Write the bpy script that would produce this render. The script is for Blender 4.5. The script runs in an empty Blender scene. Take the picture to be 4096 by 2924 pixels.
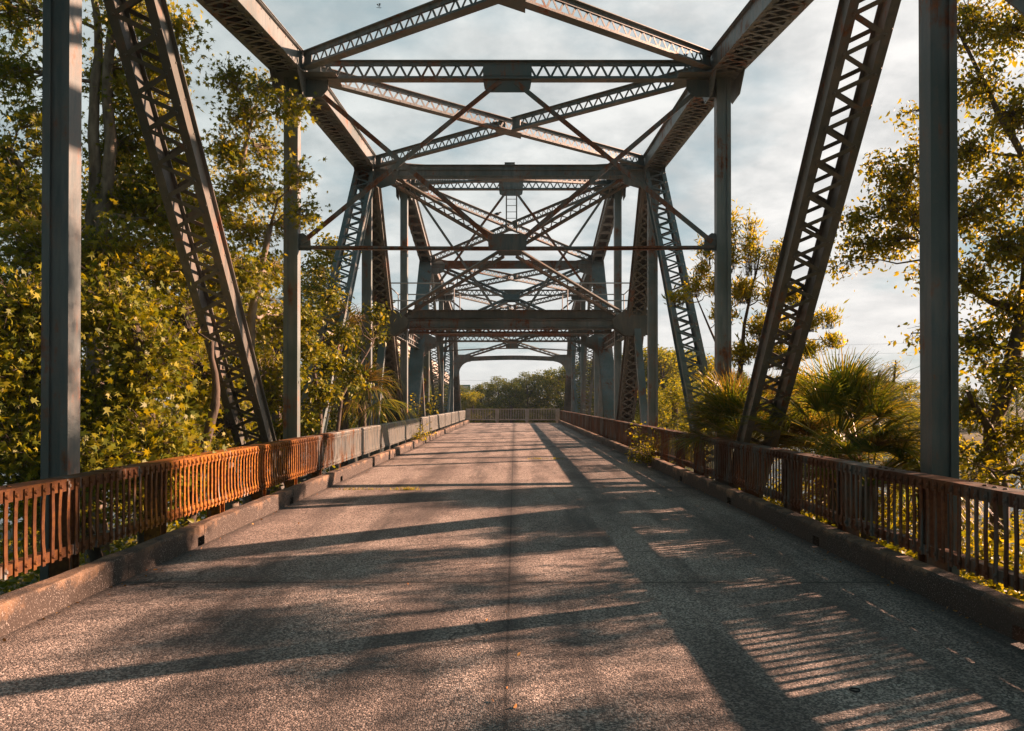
import bpy, math, random
import numpy as np
from mathutils import Vector as V, Matrix
random.seed(7); RNG = np.random.default_rng(7)
sc = bpy.context.scene
col = sc.collection
L = 7.29; U = L/1650.0; CAMX = .137; CAMZ = 1.6
def KY(k): return (k-.035)*L
def at(px, py, Z): return V((CAMX+(px-1143)*Z/1650.0, Z, CAMZ+(893-py)*Z/1650.0))

# ---------------------------------------------------------------- object helpers
def tag(o, label=None, cat=None, group=None, kind=None):
    if label: o['label'] = label
    if cat: o['category'] = cat
    if group: o['group'] = group
    if kind: o['kind'] = kind
    return o
def empty(name, loc=(0,0,0)):
    o = bpy.data.objects.new(name, None); o.location = loc; col.objects.link(o); o.empty_display_size = .2
    return o
def link_mesh(name, me, parent=None):
    o = bpy.data.objects.new(name, me); col.objects.link(o)
    if parent is not None:
        o.parent = parent
        # parents here are never rotated; keep world position
        p = V((0,0,0)); q = parent
        while q is not None: p += V(q.location); q = q.parent
        o.location = -p
    return o
class MB:
    def __init__(s): s.v = []; s.f = []
    def add(s, vs, fs):
        n = len(s.v); s.v += [tuple(a) for a in vs]; s.f += [tuple(i+n for i in f) for f in fs]
    def box(s, x0, x1, y0, y1, z0, z1):
        s.add([(x0,y0,z0),(x1,y0,z0),(x1,y1,z0),(x0,y1,z0),(x0,y0,z1),(x1,y0,z1),(x1,y1,z1),(x0,y1,z1)],
              [(0,3,2,1),(4,5,6,7),(0,1,5,4),(1,2,6,5),(2,3,7,6),(3,0,4,7)])
    def obox(s, O, t, u, v, s0, s1, u0, u1, v0, v1):
        P = [O+t*a+u*b+v*c for c in (v0,v1) for a,b in ((s0,u0),(s1,u0),(s1,u1),(s0,u1))]
        s.add(P, [(0,3,2,1),(4,5,6,7),(0,1,5,4),(1,2,6,5),(2,3,7,6),(3,0,4,7)])
    def bar(s, P, Q, w, th, n):
        P = V(P); Q = V(Q); t = (Q-P); l = t.length; t.normalize(); n = V(n); n = (n-t*n.dot(t)).normalized(); u = n.cross(t)
        s.obox(P, t, u, n, 0, l, -w/2, w/2, -th/2, th/2)
    def prism(s, pts, off):
        off = V(off); n = len(pts); a = [V(p) for p in pts]
        s.add(a+[p+off for p in a], [tuple(range(n))[::-1], tuple(range(n,2*n))]+[(i,(i+1)%n,n+(i+1)%n,n+i) for i in range(n)])
    def rivet(s, p, n, r=.018):
        p = V(p); n = V(n).normalized(); a = n.orthogonal().normalized(); b = n.cross(a)
        vs = [p+(a*math.cos(i*math.pi/3)+b*math.sin(i*math.pi/3))*r for i in range(6)]
        vs += [p+n*r*.55+(a*math.cos(i*math.pi/3)+b*math.sin(i*math.pi/3))*r*.6 for i in range(6)]
        s.add(vs, [(i,(i+1)%6,6+(i+1)%6,6+i) for i in range(6)]+[(6,7,8,9,10,11)])
    def tube(s, pts, rad, sides=5):
        n = len(pts); ring = []
        pts = [V(p) for p in pts]
        if not hasattr(rad, '__len__'): rad = [rad]*n
        for i in range(n):
            t = (pts[min(i+1,n-1)]-pts[max(i-1,0)]).normalized()
            a = t.orthogonal().normalized() if i == 0 else (a-t*a.dot(t)).normalized()
            b = t.cross(a)
            ring += [pts[i]+(a*math.cos(2*math.pi*j/sides)+b*math.sin(2*math.pi*j/sides))*rad[i] for j in range(sides)]
        fs = [(i*sides+j, i*sides+(j+1)%sides, (i+1)*sides+(j+1)%sides, (i+1)*sides+j) for i in range(n-1) for j in range(sides)]
        fs += [tuple(range(sides))[::-1], tuple(range((n-1)*sides, n*sides))]
        s.add(ring, fs)
    def ribbon(s, pts, widths, side):
        n = len(pts); side = V(side).normalized(); vs = []
        for p, w in zip(pts, widths): vs += [V(p)-side*w/2, V(p)+side*w/2]
        s.add(vs, [(2*i,2*i+1,2*i+3,2*i+2) for i in range(n-1)])
    def mesh(s, name, mat, smooth=False):
        me = bpy.data.meshes.new(name); me.from_pydata(s.v, [], s.f); me.materials.append(mat)
        if smooth: me.polygons.foreach_set('use_smooth', [True]*len(me.polygons))
        me.update(); return me
    def build(s, name, mat, parent=None, smooth=False): return link_mesh(name, s.mesh(name, mat, smooth), parent)

# ---------------------------------------------------------------- materials
def mat(name):
    m = bpy.data.materials.new(name); m.use_nodes = True; nt = m.node_tree
    return m, nt, nt.nodes['Principled BSDF']
def N(nt, typ, **kw):
    n = nt.nodes.new(typ)
    for k, v in kw.items():
        if k in n.inputs: n.inputs[k].default_value = v
        else: setattr(n, k, v)
    return n
def noise(nt, vec, scale, detail=5, rough=.55):
    n = N(nt, 'ShaderNodeTexNoise'); n.inputs['Scale'].default_value = scale; n.inputs['Detail'].default_value = detail; n.inputs['Roughness'].default_value = rough
    nt.links.new(vec, n.inputs['Vector']); return n.outputs['Fac']
def ramp(nt, fac, a, b, ca=(0,0,0,1), cb=(1,1,1,1)):
    r = N(nt, 'ShaderNodeValToRGB'); r.color_ramp.elements[0].position = a; r.color_ramp.elements[1].position = b
    r.color_ramp.elements[0].color = ca; r.color_ramp.elements[1].color = cb
    nt.links.new(fac, r.inputs[0]); return r.outputs[0]
def mix(nt, fac, a, b, mode='MIX'):
    m = N(nt, 'ShaderNodeMix', data_type='RGBA', blend_type=mode)
    for sock, v in ((m.inputs[0], fac), (m.inputs[6], a), (m.inputs[7], b)):
        if isinstance(v, bpy.types.NodeSocket): nt.links.new(v, sock)
        elif isinstance(v, (int, float)): sock.default_value = v
        else: sock.default_value = (*v, 1) if len(v) == 3 else v
    return m.outputs[2]
def mth(nt, op, a, b=0.0, c=0.0, clamp=False):
    m = N(nt, 'ShaderNodeMath', operation=op, use_clamp=clamp)
    for i, v in enumerate((a, b, c)):
        if isinstance(v, bpy.types.NodeSocket): nt.links.new(v, m.inputs[i])
        else: m.inputs[i].default_value = v
    return m.outputs[0]
def pos(nt, scale=(1,1,1)):
    g = N(nt, 'ShaderNodeNewGeometry'); m = N(nt, 'ShaderNodeMapping'); m.inputs['Scale'].default_value = scale
    nt.links.new(g.outputs['Position'], m.inputs[0]); return m.outputs[0]
def bump(nt, b, h, strength=.3, dist=.01):
    n = N(nt, 'ShaderNodeBump'); n.inputs['Strength'].default_value = strength; n.inputs['Distance'].default_value = dist
    nt.links.new(h, n.inputs['Height']); nt.links.new(n.outputs[0], b.inputs['Normal'])

def steel(name, rust=.62, base=(.12,.15,.155), base2=(.25,.275,.275)):
    m, nt, b = mat(name)
    p = pos(nt); ps = pos(nt, (3,3,.5))
    n1 = noise(nt, p, 1.1, 8, .62); n2 = noise(nt, ps, 3.5, 5, .6); n3 = noise(nt, p, 22, 3)
    paint = mix(nt, ramp(nt, n2, .35, .7), base, base2)
    paint = mix(nt, ramp(nt, noise(nt, p, .45, 3), .45, .6), paint, (base[0]*.75, base[1]*.8, base[2]*.75))
    rc = mix(nt, ramp(nt, n3, .3, .7), (.09,.035,.02), (.27,.105,.045))
    f = mth(nt, 'ADD', mth(nt, 'MULTIPLY', n1, .55), mth(nt, 'MULTIPLY', n2, .35)); f = mth(nt, 'ADD', f, mth(nt, 'MULTIPLY', n3, .1))
    fr = ramp(nt, f, rust-.04, rust+.03)
    edge = ramp(nt, f, rust-.12, rust)
    paint = mix(nt, mth(nt,'MULTIPLY',edge,.35), paint, (.2,.13,.09))
    c = mix(nt, fr, paint, rc)
    nt.links.new(c, b.inputs['Base Color']); b.inputs['Roughness'].default_value = .55
    nt.links.new(mth(nt,'MULTIPLY_ADD',fr,.3,.5), b.inputs['Roughness'])
    bump(nt, b, mth(nt, 'ADD', n3, mth(nt,'MULTIPLY',n1,.6)), .25, .01)
    return m
M = {}
M['steel'] = steel('steel_paint', .59); M['steel_rusty'] = steel('steel_rusty', .5); M['steel_beam'] = steel('steel_beam', .54, (.13,.165,.17), (.25,.28,.28)); M['steel_far_lit'] = steel('steel_far_lit', .585, (.14,.185,.195), (.25,.29,.295)); M['steel_clean_shaded'] = steel('steel_clean_shaded', .595, (.085,.115,.12), (.16,.19,.19))  # farther steel lightened, near posts darkened: light and shade put into the paint
M['steel_dark'] = steel('steel_dark', .6, (.1,.105,.095), (.18,.17,.145))

def rail_mat(name, left):
    m, nt, b = mat(name); p = pos(nt)
    g = N(nt, 'ShaderNodeNewGeometry'); sx = N(nt, 'ShaderNodeSeparateXYZ'); nt.links.new(g.outputs['Position'], sx.inputs[0])
    y = sx.outputs[1]
    n1 = noise(nt, pos(nt, (1,1,.4)), 1.6, 6); n3 = noise(nt, p, 25, 4); n4 = noise(nt, pos(nt,(1,6,.6)), 3, 4)
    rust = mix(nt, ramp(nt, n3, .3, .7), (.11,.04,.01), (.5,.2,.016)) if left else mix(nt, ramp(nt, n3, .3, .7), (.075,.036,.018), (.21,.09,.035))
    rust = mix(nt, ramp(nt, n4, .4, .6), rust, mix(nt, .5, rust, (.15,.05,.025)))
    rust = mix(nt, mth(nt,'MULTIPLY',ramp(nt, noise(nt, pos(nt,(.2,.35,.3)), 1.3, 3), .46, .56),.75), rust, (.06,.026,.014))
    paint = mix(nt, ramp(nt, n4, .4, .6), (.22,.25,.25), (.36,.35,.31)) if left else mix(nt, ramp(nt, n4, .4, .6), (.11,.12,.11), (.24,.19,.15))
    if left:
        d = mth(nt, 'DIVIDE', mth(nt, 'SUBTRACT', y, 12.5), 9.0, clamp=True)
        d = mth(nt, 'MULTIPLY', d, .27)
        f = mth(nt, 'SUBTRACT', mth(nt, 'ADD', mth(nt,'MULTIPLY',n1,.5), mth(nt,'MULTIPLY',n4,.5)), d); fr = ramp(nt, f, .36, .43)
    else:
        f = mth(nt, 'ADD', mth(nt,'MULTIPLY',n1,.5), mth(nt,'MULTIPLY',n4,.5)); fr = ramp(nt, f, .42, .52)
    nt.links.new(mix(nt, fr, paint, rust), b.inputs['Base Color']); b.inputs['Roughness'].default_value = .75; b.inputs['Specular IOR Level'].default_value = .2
    bump(nt, b, n3, .4, .008); return m
M['rail_l'] = rail_mat('railing_rust_orange', True); M['rail_r'] = rail_mat('railing_rust_brown', False)

def road_mat():
    m, nt, b = mat('exposed_aggregate_concrete'); p = pos(nt)
    vo = N(nt, 'ShaderNodeTexVoronoi'); vo.inputs['Scale'].default_value = 90; nt.links.new(p, vo.inputs['Vector'])
    vo2 = N(nt, 'ShaderNodeTexVoronoi'); vo2.inputs['Scale'].default_value = 42; nt.links.new(p, vo2.inputs['Vector'])
    sr = N(nt, 'ShaderNodeSeparateColor'); nt.links.new(vo.outputs['Color'], sr.inputs[0])
    sr2 = N(nt, 'ShaderNodeSeparateColor'); nt.links.new(vo2.outputs['Color'], sr2.inputs[0])
    c = mix(nt, ramp(nt, sr.outputs[0], .35, .85), (.14,.12,.108), (.64,.53,.455))
    peb = mth(nt, 'MULTIPLY', ramp(nt, sr2.outputs[1], .76, .8), ramp(nt, vo2.outputs['Distance'], .3, .38, (1,1,1,1), (0,0,0,1)))
    c = mix(nt, peb, c, (.75,.67,.6))
    big = noise(nt, pos(nt, (1,.45,1)), .9, 6, .6)
    c = mix(nt, ramp(nt, big, .38, .58), mix(nt, 1.0, c, (.55,.53,.53), 'MULTIPLY'), c)
    st4 = ramp(nt, noise(nt, pos(nt, (1.8,.14,1)), 1.1, 6, .6), .5, .64); c = mix(nt, mth(nt,'MULTIPLY',st4,.7), c, (.075,.065,.06))
    vc = N(nt, 'ShaderNodeTexVoronoi', feature='DISTANCE_TO_EDGE'); vc.inputs['Scale'].default_value = .33
    wv = N(nt, 'ShaderNodeVectorMath', operation='ADD'); nn_ = N(nt, 'ShaderNodeTexNoise'); nn_.inputs['Scale'].default_value = 1.6; nn_.inputs['Detail'].default_value = 6; nt.links.new(p, nn_.inputs['Vector'])
    nt.links.new(p, wv.inputs[0]); nt.links.new(nn_.outputs['Color'], wv.inputs[1]); nt.links.new(wv.outputs[0], vc.inputs['Vector'])
    crk = mth(nt, 'MULTIPLY', ramp(nt, vc.outputs['Distance'], .002, .007, (1,1,1,1), (0,0,0,1)), ramp(nt, noise(nt, p, .35, 2), .5, .58)); c = mix(nt, mth(nt,'MULTIPLY',crk,.8), c, (.03,.027,.025))
    g = N(nt, 'ShaderNodeNewGeometry'); s = N(nt, 'ShaderNodeSeparateXYZ'); nt.links.new(g.outputs['Position'], s.inputs[0])
    wob = mth(nt, 'MULTIPLY_ADD', noise(nt, pos(nt,(1,1,1)), 2.5, 5), .5, -.25)
    # stained strip along the middle joint and wheel lines
    ax = mth(nt, 'ABSOLUTE', mth(nt, 'ADD', s.outputs[0], mth(nt, 'MULTIPLY_ADD', wob, .25, -.09)))
    st = ramp(nt, ax, .03, .17, (1,1,1,1), (0,0,0,1))
    c = mix(nt, mth(nt, 'MULTIPLY', st, .6), c, (.045,.04,.038))
    ln = ramp(nt, mth(nt, 'ABSOLUTE', mth(nt, 'SUBTRACT', s.outputs[0], .09)), .006, .013, (1,1,1,1), (0,0,0,1))
    c = mix(nt, mth(nt,'MULTIPLY',ln,.7), c, (.03,.027,.025))
    for wx, ww, am in ((-1.6,.4,.5), (1.5,.35,.4), (-.75,.22,.3), (.95,.2,.25)):
        a2 = mth(nt, 'ABSOLUTE', mth(nt, 'ADD', s.outputs[0], mth(nt, 'MULTIPLY_ADD', wob, 1.1, -wx)))
        w2 = ramp(nt, a2, .02, ww, (1,1,1,1), (0,0,0,1)); w2 = mth(nt, 'MULTIPLY', w2, ramp(nt, noise(nt, pos(nt,(1,.25,1)), .8, 3), .42, .62))
        c = mix(nt, mth(nt, 'MULTIPLY', w2, am*1.5), c, (.05,.045,.042))
    spots = ramp(nt, noise(nt, pos(nt,(1,.7,1)), 1.7, 4, .5), .66, .74); c = mix(nt, mth(nt,'MULTIPLY',spots,.6), c, (.04,.036,.034))
    # dirty gutters by the kerbs
    e = ramp(nt, mth(nt,'ADD', mth(nt, 'ABSOLUTE', mth(nt,'SUBTRACT',s.outputs[0],.07)), wob), 2.9, 3.55)
    c = mix(nt, mth(nt,'MULTIPLY',e,.55), c, (.06,.05,.042))
    gl = mth(nt, 'MINIMUM', mth(nt,'SUBTRACT',3.5,s.outputs[0]), mth(nt,'ADD',s.outputs[0],3.36)); gl = mth(nt,'ADD',gl,mth(nt,'MULTIPLY',wob,.25))
    c = mix(nt, mth(nt,'MULTIPLY',ramp(nt, gl, .02, .2, (1,1,1,1), (0,0,0,1)),.8), c, (.035,.03,.026))
    # transverse joints every panel
    yy = mth(nt, 'ADD', s.outputs[1], mth(nt, 'MULTIPLY', wob, .05))
    fm = mth(nt, 'ABSOLUTE', mth(nt, 'SUBTRACT', mth(nt, 'MODULO', mth(nt, 'ADD', yy, .69+L/2), L), L/2))
    j = ramp(nt, fm, .008, .02, (1,1,1,1), (0,0,0,1)); c = mix(nt, mth(nt,'MULTIPLY',j,.85), c, (.025,.022,.02))
    j2 = ramp(nt, mth(nt,'ADD',fm,mth(nt,'MULTIPLY',wob,.3)), .03, .3, (1,1,1,1), (0,0,0,1)); c = mix(nt, mth(nt,'MULTIPLY',j2,.35), c, (.05,.045,.04))
    nt.links.new(c, b.inputs['Base Color']); b.inputs['Roughness'].default_value = .8
    h = mth(nt, 'SUBTRACT', mth(nt, 'MULTIPLY', sr.outputs[0], .6), mth(nt, 'MULTIPLY', vo.outputs['Distance'], .8)); h = mth(nt,'SUBTRACT',h,j)
    bump(nt, b, h, .55, .012); return m
M['road'] = road_mat()
def kerb_mat():
    m, nt, b = mat('kerb_concrete'); p = pos(nt)
    g = N(nt, 'ShaderNodeNewGeometry'); s = N(nt, 'ShaderNodeSeparateXYZ'); nt.links.new(g.outputs['Position'], s.inputs[0])
    n1 = noise(nt, p, 2.2, 7, .65); n2 = noise(nt, p, 30, 5, .6); n3 = noise(nt, p, 90, 3)
    c = mix(nt, ramp(nt, n2, .3, .7), (.26,.16,.09), (.44,.28,.17))
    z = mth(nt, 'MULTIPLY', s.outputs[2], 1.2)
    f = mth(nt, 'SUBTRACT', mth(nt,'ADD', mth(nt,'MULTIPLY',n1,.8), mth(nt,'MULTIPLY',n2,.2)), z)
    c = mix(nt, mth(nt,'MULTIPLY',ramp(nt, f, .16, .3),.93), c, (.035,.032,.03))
    c = mix(nt, mth(nt,'MULTIPLY',ramp(nt, n3, .6, .64),.7), c, (.45,.4,.36))
    jm = mth(nt, 'ABSOLUTE', mth(nt, 'SUBTRACT', mth(nt, 'MODULO', mth(nt, 'ADD', s.outputs[1], 20.6), 3.645), 1.82)); c = mix(nt, ramp(nt, mth(nt,'ADD',jm,mth(nt,'MULTIPLY',n2,.012)), .008, .018, (1,1,1,1), (0,0,0,1)), c, (.02,.018,.016))
    c = mix(nt, mth(nt,'MULTIPLY',ramp(nt, noise(nt, p, .9, 5, .6), .48, .6),.55), c, (.07,.052,.04))
    nt.links.new(c, b.inputs['Base Color']); b.inputs['Roughness'].default_value = .9
    bump(nt, b, mth(nt,'ADD',n2,n3), .7, .015); return m
M['kerb'] = kerb_mat()
def simple(name, c1, c2, scale=3, rough=.8, bmp=.3, stretch=(1,1,1)):
    m, nt, b = mat(name); n = noise(nt, pos(nt, stretch), scale, 6)
    nt.links.new(mix(nt, ramp(nt, n, .35, .65), c1, c2), b.inputs['Base Color']); b.inputs['Roughness'].default_value = rough
    if bmp: bump(nt, b, n, bmp, .02)
    return m
M['concrete'] = simple('pale_concrete', (.34,.31,.27), (.46,.42,.37), .8)
M['ground'] = simple('grassy_ground', (.05,.06,.02), (.13,.11,.05), .7)
M['bark'] = simple('bark_pale', (.12,.095,.075), (.33,.28,.22), 9, .9, .8, (1,1,.35))
M['bark_dark'] = simple('bark_dark', (.05,.04,.03), (.13,.1,.075), 9, .9, .8, (1,1,.35))
M['bird'] = simple('bird_dark', (.02,.02,.022), (.05,.05,.055), 20, .7, 0)
M['pipe'] = simple('galvanised_pipe', (.32,.35,.36), (.42,.45,.45), 5, .5, 0)
M['sign'] = simple('green_sign', (.01,.13,.07), (.012,.15,.08), 3, .5, 0)
M['white'] = simple('white_lettering', (.75,.75,.75), (.8,.8,.8), 3, .5, 0)
M['wire'] = simple('dark_wire', (.1,.1,.1), (.14,.14,.14), 3, .5, 0)
M['litter'] = simple('dry_leaves', (.4,.12,.02), (.5,.3,.08), 8, .8, 0)
M['scrap'] = simple('dropped_rubber', (.015,.015,.015), (.03,.03,.03), 8, .8, 0)
def leafmat(name, c1, c2, c3, trans=.35, gloss=.45):
    m, nt, b = mat(name); g = N(nt, 'ShaderNodeNewGeometry')
    r = N(nt, 'ShaderNodeValToRGB'); e = r.color_ramp.elements
    e[0].position = 0; e[0].color = (*c1,1); e[1].position = .6; e[1].color = (*c2,1); x = e.new(1.0); x.color = (*c3,1)
    nt.links.new(g.outputs['Random Per Island'], r.inputs[0])
    n = noise(nt, pos(nt), .6, 3); c = mix(nt, ramp(nt, n, .35, .65), mix(nt, 1.0, r.outputs[0], (.75,.8,.7), 'MULTIPLY'), r.outputs[0])
    nt.links.new(c, b.inputs['Base Color']); b.inputs['Roughness'].default_value = gloss
    b.inputs['Specular IOR Level'].default_value = .35
    t = N(nt, 'ShaderNodeBsdfTranslucent'); tc = mix(nt, 1.0, c, (1.7,1.45,.5), 'MULTIPLY'); nt.links.new(tc, t.inputs[0])
    ms = N(nt, 'ShaderNodeMixShader'); ms.inputs[0].default_value = trans
    nt.links.new(b.outputs[0], ms.inputs[1]); nt.links.new(t.outputs[0], ms.inputs[2])
    nt.links.new(ms.outputs[0], nt.nodes['Material Output'].inputs[0]); return m
M['gum'] = leafmat('sweetgum_leaf', (.1,.14,.012), (.27,.27,.014), (.42,.36,.03), .35, .5)
M['broad'] = leafmat('broad_leaf', (.09,.13,.012), (.23,.24,.016), (.4,.33,.03), .35, .45)
M['back'] = leafmat('backlit_leaf', (.11,.14,.012), (.23,.22,.016), (.36,.3,.022), .55)
M['lance'] = leafmat('lance_leaf', (.13,.17,.014), (.3,.28,.02), (.5,.4,.035), .58)
M['palm'] = leafmat('palm_blade', (.07,.12,.018), (.16,.2,.03), (.36,.28,.05), .45, .35)
M['palmdry'] = leafmat('palm_blade_dry', (.1,.08,.03), (.22,.15,.06), (.35,.23,.1), .3, .4)
M['far'] = leafmat('far_leaf', (.06,.1,.016), (.11,.15,.018), (.24,.24,.025), .4, .7)
M['fargold'] = leafmat('far_leaf_gold', (.13,.17,.016), (.26,.27,.02), (.38,.33,.03), .5, .7)
def water():
    m, nt, b = mat('river_water'); b.inputs['Base Color'].default_value = (.03,.045,.05,1); b.inputs['Roughness'].default_value = .12
    bump(nt, b, noise(nt, pos(nt,(1,2.5,1)), 2.5, 4), .5, .1); return m
M['water'] = water()

# ---------------------------------------------------------------- setting
def terrain_z(x, y):
    bank = 19+max(0, -x)*.25+1.5*math.sin(x*.3)
    z = -2.25+.12*math.sin(x*.9)+.1*math.sin(y*1.1)
    d = min(y-bank, 78+3*math.sin(x*.07)-y)
    if x > 13+.6*math.sin(y*.5): d = max(d, min(x-13-.6*math.sin(y*.5), 78-y))
    if d > 0: z -= min(2.2, d*.6)
    if y > 80: z = -1.9+.3*math.sin(x*.05+y*.03)
    return z
xs = np.concatenate([[-2500,-800,-300,-120,-60],np.arange(-40,41,1.6),[60,120,300,800,2500]])
ys = np.concatenate([[-600,-120,-30],np.arange(-10,92,1.6),[110,150,260,600,1500,4000]])
g = MB(); g.v = [(float(x),float(y),terrain_z(float(x),float(y))) for y in ys for x in xs]
nx = len(xs); g.f = [(j*nx+i,j*nx+i+1,(j+1)*nx+i+1,(j+1)*nx+i) for j in range(len(ys)-1) for i in range(nx-1)]
tag(g.build('ground', M['ground'], smooth=True), 'grassy river bank below the bridge', kind='structure')
w = MB(); w.add([(-2500,-600,-2.75),(2500,-600,-2.75),(2500,79.2,-2.75),(-2500,79.2,-2.75)], [(0,1,2,3)])
tag(w.build('river', M['water']), 'rippled river under and beside the bridge', kind='structure')
KL, KR, KT, KH = -3.36, 3.5, .17, .225
END = KY(8)-1.0
r = MB(); r.box(KL-.001, KR+.001, -12, END, -.28, 0)
tag(r.build('road', M['road']), 'worn exposed aggregate concrete roadway', kind='structure')
def kerb(x0, x1, face, label):
    m = MB(); y = -12; holes = [8.5-.2+3.36*i for i in range(-6, 15)]
    def seg(a, b, zb):
        rr = random.Random(int(a*50)); ch = .022
        P_ = [(x0,zb),(x1,zb),(x1,KH-ch),(x1-ch*.3,KH-ch*.3),(x1-ch,KH),(x0+ch,KH),(x0,KH-ch)]
        ks = max(1,int((b-a)/.25)); rows = []
        for i in range(ks+1):
            yy = a+(b-a)*i/ks; rows += [(px+(rr.uniform(-.006,.006) if 1 < j < 5 else 0), yy, pz+(rr.uniform(-.005,.005) if j > 1 else 0)) for j,(px,pz) in enumerate(P_)]
        k = len(P_); m.add(rows, [(i*k+j,i*k+(j+1)%k,(i+1)*k+(j+1)%k,(i+1)*k+j) for i in range(ks) for j in range(k)]+[tuple(range(k))[::-1], tuple(range(ks*k,ks*k+k))])
    for h in holes+[END]:
        e = min(h-.09, END) if h != END else END
        if e > y: seg(y, e, -.3)
        if h < END-.1: seg(h-.09, h+.09, .1)
        y = h+.09
        if y > END: break
    o = m.build('kerb', M['kerb'])
    tag(o, label, kind='structure')
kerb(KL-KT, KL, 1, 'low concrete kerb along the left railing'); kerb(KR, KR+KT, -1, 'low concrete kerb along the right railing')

# ---------------------------------------------------------------- bridge
BX = 4.16
Z = {0:-1.9, 1:7.1, 2:8.08, 3:8.52, 4:10.13, 5:8.52, 6:8.08, 7:7.1, 8:-1.9}
bridge = empty('truss_bridge', (0, KY(4), -2.0))
tag(bridge, 'old grey-blue riveted steel through-truss swing bridge with rust patches spanning the road', 'bridge')
def axes(A, B, side=(1,0,0)):
    A = V(A); B = V(B); t = B-A; l = t.length; t.normalize(); u = V(side); u = (u-t*u.dot(t)).normalized(); v = t.cross(u)
    return A, l, t, u, v
def zig(m, A, t, u, v, s0, s1, half, p, voff, bw, both=False, rv=True):
    n = max(2, int(round((s1-s0)/p))); p = (s1-s0)/n; nv = v if voff > 0 else -v
    for i in range(n):
        a = half if i % 2 else -half
        P = A+t*(s0+i*p)+u*a+v*(voff+(.006 if i%2 else 0)*(1 if voff>0 else -1)); Q = A+t*(s0+(i+1)*p)-u*a+v*(voff+(.006 if i%2 else 0)*(1 if voff>0 else -1))
        m.bar(P, Q, bw, .006, v)
        if both:
            o = v*(.012 if voff > 0 else -.012)
            m.bar(P-u*2*a+o, Q+u*2*a+o, bw, .006, v)
        if rv: m.rivet(P+nv*.006, nv, bw*.36)
def laced(m, A, B, w=.46, d=.3, p=.21, bw=.055, faces=(1,-1), both=(), cover=(), rv=True, e0=.5, e1=.5):
    """two channels joined by lacing bars (faces) or cover plates"""
    A, l, t, u, v = axes(A, B)
    for s in (-1, 1):
        m.obox(A, t, u, v, 0, l, s*w/2-.007, s*w/2+.007, -d/2, d/2)
        for f in (-1, 1):
            a, b = sorted((s*(w/2+.055), s*(w/2-.055)))
            m.obox(A, t, u, v, 0, l, a, b, f*d/2-.007, f*d/2+.007)
            if rv:
                k = int(l/.42)
                for i in range(k): m.rivet(A+t*(.2+i*.42)+u*(s*(w/2+.035))+v*f*(d/2+.007), v*f, .017)
                for i in range(k): m.rivet(A+t*(.2+i*.42)+u*(-(1)*(w/2+.007) if s < 0 else w/2+.007)+v*f*(d/2-.05), u*s, .017)
    for f in faces:
        if f in cover:
            m.obox(A, t, u, v, .0, l, -w/2-.075, w/2+.075, f*(d/2+.007) if f>0 else f*(d/2+.019), f*(d/2+.019) if f>0 else f*(d/2+.007))
            for s in (-1, 1):
                k = int(l/.16)
                for i in range(k): m.rivet(A+t*(.1+i*.16)+u*s*(w/2+.03)+v*f*(d/2+.019), v*f, .017)
        else:
            zig(m, A, t, u, v, e0, l-e1, w/2-.02, p, f*(d/2+.011), bw, f in both)
            for s0, s1 in ((0, e0), (l-e1, l)):
                if s1-s0 > .1: m.obox(A, t, u, v, s0, s1, -w/2+.04, w/2-.04, min(f*(d/2+.009), f*(d/2+.019)), max(f*(d/2+.009), f*(d/2+.019)))
def lattice(m, A, B, d=.34, fw=.17, p=.135, bw=.04, e0=.25, e1=.25, up=(0,0,1), rv=True):
    """I shaped lattice girder: flanges top and bottom, zigzag web"""
    A = V(A); B = V(B); t = B-A; l = t.length; t.normalize(); w = V(up); w = (w-t*w.dot(t)).normalized(); h = t.cross(w)
    for f in (-1, 1):
        m.obox(A, t, h, w, 0, l, -fw/2, fw/2, f*d/2-.006, f*d/2+.006)
        for q in (-1, 1):
            a, b = sorted((q*.012, q*.021)); c, e = sorted((f*(d/2-.006), f*(d/2-.075)))
            m.obox(A, t, h, w, 0, l, a, b, c, e)
            if rv:
                for i in range(int((l-.2)/.27)): m.rivet(A+t*(.15+i*.27)+h*q*.021+w*f*(d/2-.042), h*q, .015)
    n = int(round((l-e0-e1)/p)); n -= n % 2; pp = (l-e0-e1)/n
    for i in range(n):
        a = (d/2-.045)*(1 if i % 2 else -1)
        o = h*(.006 if i % 2 else -.006)
        m.bar(A+t*(e0+i*pp)+w*a+o, A+t*(e0+(i+1)*pp)-w*a+o, bw, .006, h)
    for s0, s1 in ((0, e0), (l-e1, l)): m.obox(A, t, h, w, s0, s1, -.009, .009, -d/2+.01, d/2-.01)
def angle(m, A, B, w=.085, n=(0,1,0)):
    A = V(A); B = V(B); t = (B-A); l = t.length; t.normalize(); n = V(n); n = (n-t*n.dot(t)).normalized(); u = n.cross(t)
    if u.z < 0: u = -u
    m.obox(A, t, u, n, 0, l, -w/2, w/2, -.006, .006)
    m.obox(A, t, u, n, 0, l, w/2, w/2+.01, .0, w)
def plate(m, pts, y, th=.014, rows=True, nrm=-1):
    """plate in an XZ plane at depth y, rivets round its edge"""
    m.prism([(x, y, z) for x, z in pts], (0, th, 0))
    c = V((sum(p[0] for p in pts)/len(pts), 0, sum(p[1] for p in pts)/len(pts)))
    if rows:
        for i in range(len(pts)):
            a = V((pts[i][0],0,pts[i][1])); b = V((pts[(i+1)%len(pts)][0],0,pts[(i+1)%len(pts)][1])); k = max(1,int((b-a).length/.11))
            for j in range(k):
                q = a+(b-a)*(j+.5)/k; q = q+(c-q).normalized()*.045; m.rivet((q.x, y if nrm<0 else y+th, q.z), (0,nrm,0), .016)
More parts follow.
